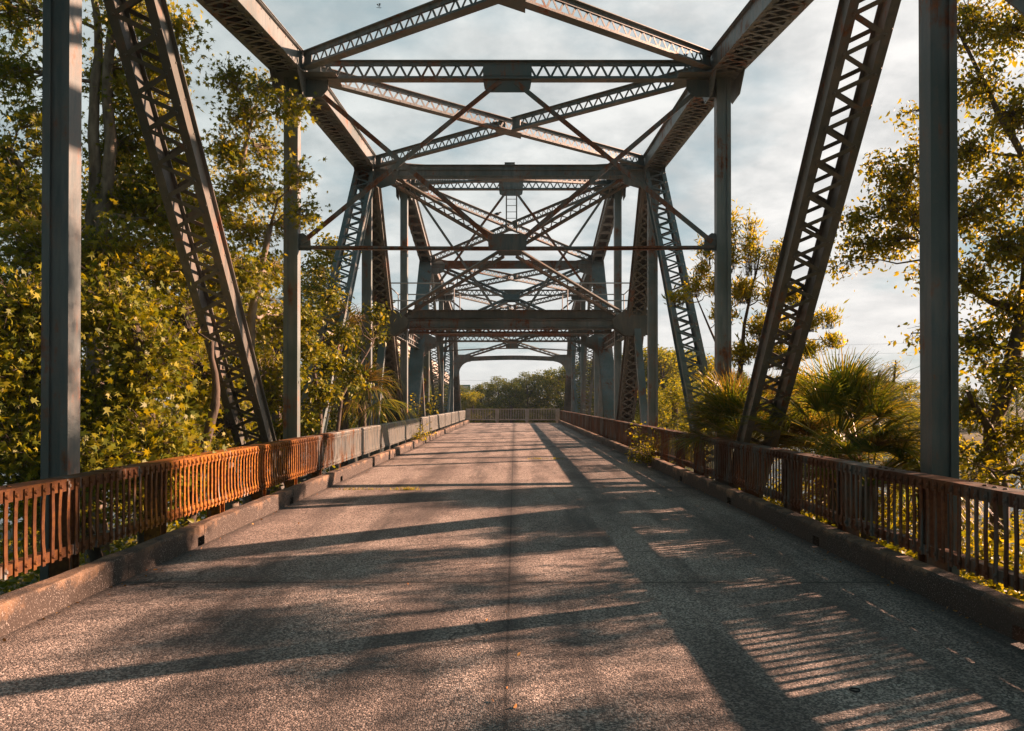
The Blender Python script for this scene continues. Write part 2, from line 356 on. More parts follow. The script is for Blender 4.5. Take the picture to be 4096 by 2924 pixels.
for sd in (-1, 1):
    X = sd*BX
    J = {k: V((X, KY(k), Z[k])) for k in range(9)}
    def low(k): return V((X, KY(k), -1.9))
    # bottom chord under the deck
    for k in range(8):
        m = MB(); laced(m, low(k), low(k+1), .46, .4, .3, rv=False); m.build('bottom_chord', M['steel_dark'], bridge)
    # top chords
    for k in range(1, 7):
        m = MB()
        if k in (3, 4):
            A, l, t, u, v = axes(J[k], J[k+1])
            dn = -1 if v.z > 0 else 1
            laced(m, J[k], J[k+1], .46, .36, .3, faces=(-dn,), cover=(-dn,))
            for i in range(1, int(l/.8)+1):
                a, b = sorted((dn*.19, dn*.2)); m.obox(A, t, u, v, i*.8-.13, i*.8+.13, -.29, .29, a, b)
                for q in (-1,1):
                    for r_ in (-.08,.08): m.rivet(A+t*(i*.8+r_)+u*q*.25+v*dn*.2, v*dn, .02)
        else:
            A, l, t, u, v = axes(J[k], J[k+1]); dn = -1 if v.z > 0 else 1
            laced(m, J[k]-t*.0, J[k+1], .5, .36, .27, .055, faces=(1,-1), both=(dn,), cover=(-dn,), e0=.3, e1=.3)
        m.build('top_chord', M['steel'], bridge)
    # verticals
    for k in range(1, 8):
        m = MB(); y = KY(k); zt = Z[k]-.15; w2 = .118; dd = .1 if k != 4 else .14
        if k in (2,3,4,5,6): w2 = .128
        for s in (-1, 1):
            m.box(X+s*w2-.008, X+s*w2+.008, y-dd, y+dd, -2.0, zt)
            a, b = sorted((X+s*(w2-.008), X+s*(w2-.065))); m.box(a, b, y-dd, y-dd+.012, -2.0, zt); m.box(a, b, y+dd-.012, y+dd, -2.0, zt)
        m.box(X-w2+.008, X+w2-.008, y-dd+.026, y-dd+.038, -2.0, zt)
        m.box(X-w2+.008, X+w2-.008, y+dd-.038, y+dd-.026, -2.0, zt)
        if k in (4,):
            z = .3
            while z < zt-.1:
                for s in (-1,1): m.rivet((X+s*(w2-.035), y-dd, z), (0,-1,0), .017)
                z += .15
        m.build('vertical_post', M['steel_clean_shaded'] if k == 1 else M['steel_far_lit'], bridge)  # nearest posts carry tree shade in their paint, the rest a distance lightening
    # diagonals
    for a, b in ((1,2),(3,2),(5,6),(7,6)):
        m = MB(); q0, q1 = J[a].copy(), low(b)
        if a in (1,7): q0.y += (.62 if a == 1 else -.62); q1.y += (.17 if a == 1 else -.17)
        else: q1.y += (-1.0 if a == 3 else 1.0)
        laced(m, q0, q1, .46, .3, .215, .055, e0=.45, e1=2.3); m.build('diagonal', M['steel_dark'] if a == 1 else M['steel_far_lit'], bridge)
    # inclined end posts
    for a, b in ((1,0),(7,8)):
        m = MB(); A, l, t, u, v = axes(J[a], low(b)); out = 1 if (v.z > 0) else -1
        laced(m, J[a], low(b), .46, .34, .22, cover=(out,), e0=.4, e1=2.2); m.build('end_post', M['steel'], bridge)
    # tower legs
    for a, b in ((3,4),(5,4)):
        m = MB(); A, l, t, u, v = axes(J[a], low(b)); out = 1 if (v.z > 0) else -1
        laced(m, J[a], low(b), .46, .36, .3, .06, faces=(1,-1), both=(-out,), cover=(out,), e0=.6, e1=2.3)
        m.build('tower_leg', M['steel_dark'] if a == 3 else M['steel_far_lit'], bridge)
        # strut from leg knee down to the outer panel point
        kk = 3.39 if a == 3 else 4.61; q = V((X, KY(kk), 4.2)); m = MB()
        A, l, t, u, v = axes(q, low(a))
        for f in (-1, 1): m.obox(A, t, u, v, .2, l, -.11, .11, f*.1-.006, f*.1+.006)
        m.obox(A, t, u, v, .2, l, -.1, -.09, -.094, .094); m.obox(A, t, u, v, .2, l, .09, .1, -.094, .094)
        m.build('knee_strut', M['steel_far_lit'], bridge)
    # longitudinal stiffened beam at the tower
    for y0, y1 in ((KY(3.42), KY(4)-.15), (KY(4)+.15, KY(4.58))):
        m = MB(); z0, z1 = 3.95, 4.42
        m.box(X-.01, X+.01, y0, y1, z0, z1)
        for z in (z0, z1): m.box(X-.11, X+.11, y0, y1, z-.012, z+.012)
        m.box(X-.06, X+.06, y0, y1, (z0+z1)/2-.03, (z0+z1)/2+.03)
        yy = y0+.3
        while yy < y1-.1:
            m.box(X-.06, X+.06, yy-.01, yy+.01, z0+.013, z1-.013); yy += .55
        m.build('longitudinal_beam', M['steel'], bridge)
    # gussets at upper joints (both faces of the truss plane)
    for k in range(1, 8):
        m = MB(); j = J[k]
        for q in (-.262, .262):
            pts = [(-.55,.12),(.55,.12),(.6,-.25),(.25,-.62),(-.25,-.62),(-.6,-.25)]
            if k == 4: pts = [(-.5,0),(-.2,.22),(.2,.22),(.5,0),(.3,-.6),(-.3,-.6)]
            if k in (1,7): pts = [(-.55,-.1),(-.3,.16),(.3,.2),(.55,.16),(.5,-.4),(.15,-.6),(-.3,-.6)] if k == 1 else [(-.55,.16),(-.3,.2),(.3,.16),(.55,-.1),(.3,-.6),(-.15,-.6),(-.5,-.4)]
            m.prism([(j.x+q-.006, j.y+a, j.z+b) for a, b in pts], (.012,0,0))
            for a, b in pts:
                for f in (.92,.72,.5): m.rivet((j.x+q+(.006 if q>0 else -.006), j.y+a*f, j.z+b*f), (1 if q>0 else -1,0,0), .018)
        # seat plate under the joint
        m.box(min(j.x-sd*.9, j.x+sd*.3), max(j.x-sd*.9, j.x+sd*.3), j.y-.32, j.y+.32, j.z-.24, j.z-.228)
        m.build('gusset_plate', M['steel'], bridge)
    # lower gussets (just visible above the rail)
    for k in range(1, 8):
        m = MB()
        for q in (-.265, .265):
            m.prism([(X+q-.006, KY(k)+a, b) for a, b in ((-.75,-2.1),(.75,-2.1),(.85,-.9),(.3,-.2),(-.3,-.2),(-.85,-.9))], (.012,0,0))
        m.build('gusset_plate', M['steel_dark'], bridge)
    # gussets at tower knees: plates facing along the road
    for k, zc, f in ((3.39, 4.2, -1), (4.61, 4.35, -1)):
        m = MB(); h = .42 if k < 4 else .3; y = KY(k)-.21
        i0 = X+sd*.33; pts = [(i0, zc+h), (X-sd*.42, zc+h), (X-sd*.85, zc+h*.25), (X-sd*.8, zc-h*.35), (X-sd*.4, zc-h), (i0, zc-h)]
        plate(m, pts, y); plate(m, pts, y+.4, nrm=1); m.build('gusset_plate', M['steel_dark'] if k < 4 else M['steel'], bridge)
    # gussets at the tops of k3 and k5 frames
    for k in (3, 5):
        m = MB(); y = KY(k)-.2; zc = Z[k]-.32
        pts = [(X-sd*.1, zc+.28), (X-sd*.75, zc+.28), (X-sd*.95, zc+.1), (X-sd*.85, zc-.3), (X-sd*.45, zc-.42), (X-sd*.12, zc-.3)]
        plate(m, pts, y); m.build('gusset_plate', M['steel'], bridge)
    for k in (2, 4, 6):
        m = MB(); zc = Z[k]-.24; y = KY(k)-.03
        plate(m, [(X-sd*.13, zc), (X-sd*.7, zc), (X-sd*.7, zc-.2), (X-sd*.58, zc-.34), (X-sd*.13, zc-.36)], y); m.build('gusset_plate', M['steel_clean_shaded'], bridge)
        m = MB(); plate(m, [(X-sd*.13, 4.84), (X-sd*.22, 4.86), (X-sd*.36, 4.76), (X-sd*.38, 4.52), (X-sd*.13, 4.52)], y); m.build('gusset_plate', M['steel_clean_shaded'], bridge)
# lateral bracing in the top plane
XI = BX-.3
for k in range(1, 7):
    A = [V((-XI, KY(k)+.25, Z[k])), V((XI, KY(k)+.25, Z[k])), V((-XI, KY(k+1)-.25, Z[k+1])), V((XI, KY(k+1)-.25, Z[k+1]))]
    m = MB(); lattice(m, A[0], A[3], .3); m.build('lateral_brace', M['steel'], bridge)
    m = MB(); mid = (A[1]+A[2])/2; d = (A[2]-A[1]).normalized()
    lattice(m, A[1], mid-d*.12, .3); m.build('lateral_brace', M['steel'], bridge)
    m = MB(); lattice(m, mid+d*.12, A[2], .3); m.build('lateral_brace', M['steel'], bridge)
    m = MB(); n = V((0,0,1)); m.obox(mid, (A[3]-A[0]).normalized(), V((0,1,0)), V((0,0,1)), -.4, .4, -.2, .2, -.172, -.16); m.build('gusset_plate', M['steel'], bridge)
# sway frames
for k in (2, 4, 6):
    y = KY(k); zt = Z[k]-.08; m = MB()
    lattice(m, (-BX+.3, y, zt), (BX-.3, y, zt), .35, .19, .135, .045); 
    plate(m, [(-.47,zt-.17),(-.44,zt-.36),(-.32,zt-.42),(.32,zt-.42),(.44,zt-.36),(.47,zt-.17)], y-.03, rows=False)
    m.box(-.47, .47, y-.032, y-.02, zt-.1, zt+.1); m.build('top_strut', M['steel'], bridge)
    m = MB(); sag = [(x, y, 4.56+(-.02*math.sin((x+4)/8*math.pi) if k != 6 else .16*math.sin((x+4)/8*math.pi))) for x in np.linspace(-BX+.15, BX-.15, 9)]
    for a, b in zip(sag[:-1], sag[1:]): m.bar(a, b, .09, .02, (0,0,1)); m.bar((a[0],a[1]-.04,a[2]+.025), (b[0],b[1]-.04,b[2]+.025), .01, .06, (0,0,1))
    m.build('lower_strut', M['steel_rusty'], bridge)
    m = MB(); mz = sag[4][2]; plate(m, [(-.36,mz-.02),(-.38,mz+.24),(-.3,mz+.3),(.3,mz+.3),(.38,mz+.24),(.36,mz-.02)], y-.05); m.build('gusset_plate', M['steel_clean_shaded'], bridge)
    for s in (-1, 1):
        m = MB(); angle(m, (s*.14, y-.045, zt-.22), (s*(BX-.22), y-.045, 4.68)); m.build('sway_brace', M['steel_rusty'], bridge)
        m = MB(); angle(m, (s*(BX-.5), y+.015, zt-.4), (s*.3, y+.015, mz+.2)); m.build('sway_brace', M['steel_rusty'] if k == 2 else M['steel'], bridge)
# inclined frames with crossed bracing: (top k, dir, knee k, knee z)
def inclined(kt, kn, zk, style):
    yt = KY(kt); yk = KY(kn); zt = Z[kt]-.15; a = V((-BX+.5, yt, zt-.15)); b = V((BX-.5, yt, zt-.15)); c = V((-BX+.6, yk, zk)); d = V((BX-.6, yk, zk))
    cen = (a+b+c+d)/4; m = MB(); nn = (b-a).cross(c-a).normalized(); upv = (a-c); upv = V((0,upv.y,upv.z)).normalized()
    if nn.y > 0: nn = -nn
    m.obox(cen, V((1,0,0)), upv, nn, -.36, .36, -.2, .2, .06, .075)
    m.obox(cen, V((1,0,0)), upv, nn, -.36, .36, -.2, .2, -.075, -.06)
    for i in range(6):
        for j in (-.14, 0, .14): m.rivet(cen+V((1,0,0))*(-.3+i*.12)+upv*j+nn*.075, nn, .016)
    m.build('gusset_plate', M['steel_clean_shaded'], bridge)
    for p in (a, b, c, d):
        m = MB(); q = cen+(p-cen).normalized()*.3; t = (q-p).normalized(); s = nn.cross(t); l = (q-p).length
        for e in (-1, 1):
            m.obox(p, t, s, nn, 0, l, e*.11-.035, e*.11+.035, .05, .058); m.obox(p, t, s, nn, 0, l, e*.145-.005, e*.145+.005, -.05, .05)
            m.obox(p, t, s, nn, 0, l, e*.11-.035, e*.11+.035, -.058, -.05)
        zig(m, p, t, s, nn, .1, l-.1, .09, .17, .062, .035, rv=False); m.build('sway_brace', M['steel_dark'] if kt == 3 else M['steel'], bridge)
for kt, kn, zk in ((1,.74,4.75),(3,3.39,4.5),(5,4.61,4.7),(7,7.26,4.75)): inclined(kt, kn, zk, 0)
for k in (3, 5):
    y = KY(k); z = Z[k]; m = MB()
    m.box(-BX+.28, BX-.28, y-.12, y-.108, z-.38, z-.06); m.box(-BX+.28, BX-.28, y-.2, y-.12, z-.07, z-.055); m.box(-BX+.28, BX-.28, y-.18, y-.12, z-.2, z-.18)
    m.box(-BX+.28, BX-.28, y-.22, y-.12, z-.39, z-.375); m.box(-BX+.28, BX-.28, y-.19, y-.176, z-.46, z-.39)
    x = -BX+.5
    while x < BX-.45: m.rivet((x, y-.12, z-.13), (0,-1,0), .016); m.rivet((x, y-.19, z-.425), (0,-1,0), .016); x += .2
    if k == 3: m.box(-.12, .12, y-.15, y+.05, z-.05, z+.0); m.box(-.15, .15, y-.17, y+.07, z+.0, z+.02)
    m.build('top_strut', M['steel_rusty'] if k == 5 else M['steel'], bridge)
    m = MB(); lattice(m, (-BX+.3, y+.12, z-.2), (BX-.3, y+.12, z-.2), .34, .15); m.build('top_strut', M['steel'], bridge)
for k in (1, 7):
    m = MB(); lattice(m, (-BX+.3, KY(k), Z[k]-.1), (BX-.3, KY(k), Z[k]-.1), .35, .19); m.build('top_strut', M['steel'], bridge)
# heavy knee beams
def wavy(m, x0, x1, y, zf, h, dy, n=14, seed=0, amp=.02):
    rr = random.Random(seed); zs = [rr.uniform(-amp, amp) for _ in range(n+1)]
    for i in range(n):
        xa = x0+(x1-x0)*i/n; xb = x0+(x1-x0)*(i+1)/n; za = zf+zs[i]; zb = zf+zs[i+1]
        m.add([(xa,y,za),(xb,y,zb),(xb,y,zb+h),(xa,y,za+h),(xa,y+dy,za),(xb,y+dy,zb),(xb,y+dy,zb+h),(xa,y+dy,za+h)],
              [(0,1,2,3),(5,4,7,6),(3,2,6,7),(1,0,4,5),(0,3,7,4),(1,5,6,2)])
y = KY(3.39); m = MB(); xb = BX-.78
m.box(-xb, xb, y-.04, y-.02, 4.3, 4.62); m.box(-xb, xb, y-.17, y-.04, 4.605, 4.62); wavy(m, -xb, xb, y-.17, 4.35, .015, .13, 14, 1, .03)
m.build('portal_beam', M['steel_dark'], bridge)
m = MB(); wavy(m, -xb, xb, y-.1, 4.02, .28, .02, 14, 3, .008); wavy(m, -xb, xb, y-.2, 4.29, .018, .12, 14, 4, .02); wavy(m, -xb, xb, y-.19, 3.99, .016, .2, 14, 5, .01)
wavy(m, -xb, xb, y-.15, 4.06, .02, .05, 14, 6, .006); wavy(m, -xb*.98, -xb*.7, y-.125, 4.17, .08, .012, 3, 7, .01); wavy(m, -xb*.3, xb*.98, y-.125, 4.17, .07, .012, 9, 8, .015)
m.build('portal_beam', M['steel_beam'], bridge)
m = MB(); lattice(m, (-xb, y+.15, 4.48), (xb, y+.15, 4.48), .26, .15); m.build('portal_beam', M['steel'], bridge)
m = MB(); lattice(m, (-xb, y+.3, 3.98), (xb, y+.3, 3.98), .2, .25, rv=False); m.build('portal_beam', M['steel_rusty'], bridge)
y = KY(4.61); m = MB(); wavy(m, -xb, xb, y-.12, 4.55, .17, .015, 14, 11, .012); wavy(m, -xb, xb, y-.2, 4.72, .014, .12, 14, 12, .01); m.build('portal_beam', M['steel_rusty'], bridge)
m = MB(); lattice(m, (-xb, y+.02, 4.45), (xb, y+.02, 4.45), .3, .2, .13); m.build('portal_beam', M['steel_dark'], bridge)
for s in (-1, 1):   # haunches below the far knee beam
    m = MB(); plate(m, [(s*(BX-.2),4.3),(s*(BX-1.35),4.3),(s*(BX-1.1),4.2),(s*(BX-.55),3.98),(s*(BX-.2),3.6)], y-.02); m.build('gusset_plate', M['steel'], bridge)
for k in (.74, 7.26):
    y = KY(k); m = MB(); arch = [(x, .1*math.sin((x+3.2)/6.4*math.pi)) for x in np.linspace(-3.1, 3.1, 9)]
    for (xa, ca), (xc, cb) in zip(arch[:-1], arch[1:]):
        m.prism([(xa,y-.06,4.5+ca),(xc,y-.06,4.5+cb),(xc,y-.06,4.78+cb),(xa,y-.06,4.78+ca)], (0,.012,0))
        m.prism([(xa,y-.14,4.78+ca),(xc,y-.14,4.78+cb),(xc,y+.1,4.78+cb),(xa,y+.1,4.78+ca)], (0,0,.014)); m.prism([(xa,y-.14,4.486+ca),(xc,y-.14,4.486+cb),(xc,y+.1,4.486+cb),(xa,y+.1,4.486+ca)], (0,0,.014))
    m.build('portal_beam', M['steel'], bridge)
    for s in (-1, 1):
        m = MB(); cv = [(s*(BX+.2), 4.95), (s*2.95, 4.95)]+[(s*(2.95+.82*math.sin(a)), 4.45-.85*(1-math.cos(a))) for a in np.linspace(0, math.pi/2, 7)]+[(s*(BX-.2), 3.4), (s*(BX+.2), 3.4)]
        plate(m, cv, y-.2, rows=False); m.build('gusset_plate', M['steel'], bridge)
# ladder hanging under the tower peak
lad = MB(); y = KY(4)+.15
for s in (-1, 1): lad.bar((s*.2+.02, y, 9.8), (s*.2+.02, y, 8.25), .05, .02, (0,1,0))
lad.build('ladder', M['steel'], bridge)
for i in range(7):
    q = MB(); q.tube([(-.18+.02, y, 8.3+i*.25), (.22, y, 8.3+i*.25)], .012, 6); q.build('rung', M['steel'], bridge.children[-1] if False else [o for o in bridge.children if o.name.startswith('ladder')][0])
# inspection platforms with pipe guard rails
for s in (-1, 1):
    y0, y1 = KY(3.8), KY(4.2); x0, x1 = s*2.1, s*4.62
    pf = MB(); pf.box(min(x0,x1), max(x0,x1), y0, y1, 4.76, 4.8); po = pf.build('inspection_platform', M['steel_dark'], bridge)
    gr = MB(); rr = .024
    for zz in (5.35, 6.0): gr.tube([(x0,y0,zz),(x1,y0,zz)], rr, 6); gr.tube([(x0,y1,zz),(x1,y1,zz)], rr, 6); gr.tube([(x1,y0,zz),(x1,y1,zz)], rr, 6)
    for xx in (x0, x1):
        for yy in (y0, y1): gr.tube([(xx,yy,4.8),(xx,yy,6.02)], rr, 6)
    gr.build('guard_rail', M['pipe'], po)
# floor beams and stringers under the deck, pivot pier
for k in range(9):
    m = MB(); y = KY(k); m.box(-BX+.3, BX-.3, y-.012, y+.012, -1.7, -.7); m.box(-BX+.3, BX-.3, y-.15, y+.15, -.7, -.68); m.box(-BX+.3, BX-.3, y-.15, y+.15, -1.72, -1.7); m.build('floor_beam', M['steel_dark'], bridge)
for x in (-2.8,-1.4,0,1.4,2.8):
    m = MB(); m.box(x-.01, x+.01, -10, END, -.66, -.3); m.box(x-.09, x+.09, -10, END, -.3, -.285); m.box(x-.09, x+.09, -10, END, -.675, -.66); m.build('stringer', M['steel_dark'], bridge)
pp = MB(); pp.tube([(0,KY(4),-5.2),(0,KY(4),-2.9),(0,KY(4),-2.85),(0,KY(4),-2.12)], [4.9,4.9,4.6,4.6], 40)
tag(pp.build('bridge_pier', M['concrete']), 'round concrete pier in the river under the bridge centre', 'pier')

# ---------------------------------------------------------------- railings
def railing(sd, mt, label):
    root = empty('railing', (sd*3.7, 20, .22)); tag(root, label, 'railing')
    xf = sd*3.63; xb = sd*3.84; zt, zb = .955, .3
    def B(m, xa, xc, *a): m.box(min(xa,xc), max(xa,xc), *a)
    Y0, Y1 = -6.0, END-.1
    top = MB(); seg = 3.24; y = Y0
    rr = random.Random(5+sd); 
    while y < Y1:
        e = min(y+seg*2-.012, Y1); dz = rr.uniform(-.006,.006); top = MB()
        B(top, xf, xb, y, e, zt-.012+dz, zt+dz); B(top, xf, xf+sd*.014, y, e, zt-.1+dz, zt-.0121+dz); B(top, xb-sd*.014, xb, y, e, zt-.08+dz, zt-.0121+dz)
        for a_ in range(4):
            for q in (.1,.22,.34):
                if y+a_*1.62+q < e: top.rivet((sd*3.73, y+a_*1.62+q, zt+dz), (0,0,1), .02)
        top.build('top_rail', mt, root); y += seg*2
    bot = MB(); y = Y0
    while y < Y1:
        bot = MB(); e = min(y+seg*2-.012, Y1); B(bot, xf, xf+sd*.014, y, e, zb, zb+.085); B(bot, xf+sd*.0141, xb-sd*.03, y, e, zb+.045, zb+.057); bot.build('bottom_rail', mt, root); y += seg*2
    y = 6.4-1.62*7
    while y < Y1:
        m = MB(); x0 = xf+sd*.02; x1 = xb-sd*.02
        for a, b in ((y-.075,y-.063),(y+.063,y+.075)): B(m, x0, x1, a, b, -.55, zt-.02)
        B(m, x0+sd*.05, x0+sd*.062, y-.063, y+.063, -.55, zt-.02); m.build('rail_post', mt, root); y += 1.62
    # flat bars riveted to both channels
    ys = np.arange(Y0+.06, Y1, .11); rest = MB(); nb = 0
    for i, y in enumerate(ys):
        vis = (y > 3.0) if sd < 0 else (y > 3.0)
        m = MB() if (vis and nb < 100) else rest
        big = 1.0 if sd < 0 else .3
        a = .016*big*(1 if 8 < y < 22 else .3)*(.6+.4*math.sin(y*1.3)); j = random.uniform(-.004,.004); jz = random.uniform(-.006,.006); tw = random.uniform(-.012,.012)
        x_in = xf-sd*.001
        prof = [(zt-.018+jz,0,0),(zt-.11,0,0),(zt-.15,.6,.3),(zt-.33,.85,1),(zb+.17,.7,.5),(zb+.1,0,0),(zb-.012+jz,0,0)]
        P = [V((x_in-sd*.006+sd*a*b, y+tw*c+j, z)) for z, b, c in prof]
        for p, q in zip(P[:-1], P[1:]):
            vs = [(p.x-.0055,p.y-.019,p.z),(p.x+.0055,p.y-.019,p.z),(p.x+.0055,p.y+.019,p.z),(p.x-.0055,p.y+.019,p.z),(q.x-.0055,q.y-.019,q.z),(q.x+.0055,q.y-.019,q.z),(q.x+.0055,q.y+.019,q.z),(q.x-.0055,q.y+.019,q.z)]
            m.add(vs, [(0,1,5,4),(1,2,6,5),(2,3,7,6),(3,0,4,7)])
        if y < 30:
            for z in (zt-.06, zb+.04): m.rivet((x_in-sd*.012, y+j, z), (-sd,0,0), .021)
        if m is not rest: m.build('baluster', mt, root); nb += 1
    o = rest.build('baluster', mt, root); o['kind'] = 'stuff'; o['label'] = 'the many distant balusters'
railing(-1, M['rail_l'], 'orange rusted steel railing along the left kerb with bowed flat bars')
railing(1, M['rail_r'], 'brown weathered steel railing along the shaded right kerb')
br = empty('barrier_railing', (0, END+.25, 0)); tag(br, 'pale steel railing across the far end of the road', 'railing')
M['rail_e'] = simple('end_rail_paint', (.3,.25,.2), (.42,.38,.33), 2.5, .7)
m = MB(); m.box(-3.62, 3.62, END+.15, END+.33, 1.02, 1.08); m.build('top_rail', M['rail_e'], br)
m = MB(); m.box(-3.62, 3.62, END+.17, END+.31, .2, .27); m.build('bottom_rail', M['rail_e'], br)
for i in range(56):
    x = -3.5+i*7/55; m = MB(); m.box(x-.022, x+.022, END+.2, END+.22, .27, 1.02); m.build('baluster', M['rail_e'], br)
for x in (-3.45, -1.2, 1.1, 3.45):
    m = MB(); m.box(x-.16, x+.16, END+.151, END+.19, .12, 1.019); m.box(x-.1, x+.1, END+.19, END+.3, -.3, 1.0); m.build('rail_post', M['rail_e'], br)

# ---------------------------------------------------------------- vegetation
def tpl(kind):
    if kind == 'star':
        pts = [(0,0)]
        lobes = [(-122,.62),(-60,.92),(0,1.0),(60,.92),(122,.62)]
        out = []
        for i, (a, r_) in enumerate(lobes):
            a = math.radians(a)
            if i: out.append((math.sin(a-math.radians(31))*.17, .35+math.cos(a-math.radians(31))*.17))
            out.append((math.sin(a)*r_*.65, .35+math.cos(a)*r_*.65))
        pts = [(0,.3)]+[(0,0)]+out
        v = [(x, y, -.25*x*x-.12*(y-.3)**2) for x, y in pts]; n = len(v)
        f = [(0,i,i+1) for i in range(1,n-1)]+[(0,n-1,1)]
    elif kind == 'oval':
        v = [(0,0,0),(-.24,.35,.07),(0,.4,0),(.24,.35,.07),(-.17,.7,.03),(.17,.7,.03),(0,1,-.12)]; f = [(0,2,1),(0,3,2),(1,2,4),(2,3,5),(2,6,4),(2,5,6)]
    elif kind == 'lance':
        v = [(0,0,0),(-.12,.4,.03),(0,.45,0),(.12,.4,.03),(0,1,-.1)]; f = [(0,2,1),(0,3,2),(1,2,4),(2,3,4)]
    else:
        v = [(-.4,0,0),(.35,.1,.1),(.45,.7,0),(-.1,1,-.1),(-.5,.55,.1)]; f = [(0,1,2),(0,2,3),(0,3,4)]
    return np.array(v, float), np.array(f, int)
def leaves_mesh(name, C, size, kind, mt, droop=.5, up=0.0):
    C = np.asarray(C, float); n = len(C); tv, tf = tpl(kind)
    d = RNG.normal(size=(n,3)); d[:,2] = d[:,2]*.5-droop*1.2+up*2; d /= np.linalg.norm(d, axis=1)[:,None]
    nn = RNG.normal(size=(n,3)); nn[:,2] += .35; nn[:,0] += .45; nn[:,1] -= .15; nn -= d*np.sum(nn*d, axis=1)[:,None]; nn /= np.linalg.norm(nn, axis=1)[:,None]
    s = np.cross(d, nn); sz = size*RNG.uniform(.5, 1.25, n)
    P = C[:,None,:]+sz[:,None,None]*(tv[None,:,0,None]*s[:,None,:]+tv[None,:,1,None]*d[:,None,:]+tv[None,:,2,None]*nn[:,None,:])
    P = P.reshape(-1,3); F = (tf[None,:,:]+(np.arange(n)*len(tv))[:,None,None]).reshape(-1,3)
    me = bpy.data.meshes.new(name); me.vertices.add(len(P)); me.vertices.foreach_set('co', P.astype(np.float32).ravel())
    me.loops.add(F.size); me.loops.foreach_set('vertex_index', F.astype(np.int32).ravel())
    me.polygons.add(len(F)); me.polygons.foreach_set('loop_start', np.arange(0,F.size,3,dtype=np.int32)); me.polygons.foreach_set('loop_total', np.full(len(F),3,dtype=np.int32))
    me.polygons.foreach_set('use_smooth', np.ones(len(F), dtype=bool)) if kind != 'clump' else None
    me.materials.append(mt); me.update(calc_edges=True); return me
def wob(a, b, n=4, amp=.08):
    a = V(a); b = V(b); l = (b-a).length; out = []
    for i in range(n+1):
        t = i/n; q = a.lerp(b, t); k = amp*l*math.sin(t*math.pi)
        out.append(q+V((random.uniform(-k,k), random.uniform(-k,k), random.uniform(-k,k)+k*.3)))
    return out
def tree(name, label, cat, trunk, blobs, kind, size, lm, bm, group=None, tw=.018, droop=.5, up=0, spread=.16, lpt=9, twigs=60, dens=1.0):
    """trunk: list of polylines [(point, radius)..]; blobs: (centre, (rx,ry,rz), weight)"""
    root = empty(name, tuple(trunk[0][0][0])); tag(root, label, cat, group)
    wood = MB(); nodes = []
    for line in trunk:
        pts = [V(p) for p, _ in line]; rad = [r_ for _, r_ in line]
        fine = []; fr = []
        for i in range(len(pts)-1):
            for j in range(4):
                t = j/4; fine.append(pts[i].lerp(pts[i+1], t)+V((random.uniform(-1,1),random.uniform(-1,1),0))*rad[i]*.35); fr.append(rad[i]*(1-t)+rad[i+1]*t)
        fine.append(pts[-1]); fr.append(rad[-1]); wood.tube(fine, fr, 9); nodes += list(zip(fine, fr))
    C = []
    for c, rad, wgt in blobs:
        c = V(c)
        # the branch leaves the nearest trunk node lying below the blob
        best = min(nodes, key=lambda q: (q[0]-c).length+max(0, q[0].z-c.z)*1.5)
        br_ = wob(best[0], c, 5, .07); r0 = max(.012, min(best[1]*.55, .02+.013*(best[0]-c).length)); wood.tube(br_, [r0*(1-.75*i/5) for i in range(6)], 5)
        for i in range(int(twigs*wgt*dens)):
            d = V(RNG.normal(size=3)); d.normalize(); f = random.random()**.45
            if up: d.z = abs(d.z)*1.2-.15; d.x *= .7
            e = c+V((d.x*rad[0]*f, d.y*rad[1]*f, d.z*rad[2]*f)); st = br_[random.choice((3,4,5,5))] if not up else br_[5].lerp(V((e.x,e.y,c.z-rad[2]*.8)), .8)
            pp_ = wob(st, e, 3, .12); wood.tube(pp_, [tw*.6,tw*.45,tw*.3,tw*.15], 3)
            for j in range(lpt):
                t = random.uniform(.45, 1.05); seg = min(2, int(t*3)); q = pp_[seg].lerp(pp_[seg+1], t*3-seg)
                C.append(q+V((random.gauss(0,spread),random.gauss(0,spread),random.gauss(0,spread*.8)-(.0 if up else .04))))
    wood.build('trunk', bm, root, True)
    o = link_mesh('crown', leaves_mesh('crown', C, size, kind, lm, droop, up), root)
    return root
G = -2.3
def P(px, py, Z): return at(px, py, Z)
def B(px, py, Z, r, w=1.0, ry=None, rz=None): return (P(px,py,Z), (r, ry or r, rz or r*.9), w)
def gnd(px, Z): p = P(px, 893, Z); return V((p.x, p.y, G))
# left sweetgum with the pale twin trunk
a = gnd(212, 12)
tree('sweetgum_tree', 'tall sweetgum with pale twin trunk behind the nearest left post', 'tree',
  [[(a,.2),(P(215,900,12),.17),(P(205,560,12),.15),(P(238,400,12),.1),(P(245,60,12),.07),(P(258,-80,12),.05)], [(P(205,560,12),.1),(P(207,300,12),.085),(P(215,60,12),.06),(P(190,-100,12),.04)], [(P(205,640,12),.09),(P(100,480,11.6),.07),(P(20,330,11.4),.04)]],
  [B(20,10,11.5,.75,.9),B(300,30,12,.8,1.1),B(395,60,12,.33,.35),B(345,120,11.8,.5,.6),B(10,150,11.5,.55,.7),B(70,250,11.4,.33,.4),B(-20,330,11.3,.6,.6),B(100,330,11.5,.25,.25),
   B(250,170,12.6,.5,.8),B(330,240,12.4,.7,1.4),B(265,330,12.6,.6,1.2),B(390,370,12.4,.6,1.2),B(350,160,12.4,.5,.7),B(360,440,12.4,.6,1.1),B(30,440,11.2,.7,1.1),B(290,440,12.4,.7,1.1),B(430,480,12.2,.6,1.1),
   B(90,560,11,.8,1.5),B(260,560,11.6,.8,1.5),B(400,600,12.4,.8,1.5),B(-60,650,11,.8,1.2),B(540,600,13,.5,.9)],
  'star', .12, M['gum'], M['bark'], 'sweetgum trees left of the bridge', dens=1.8)
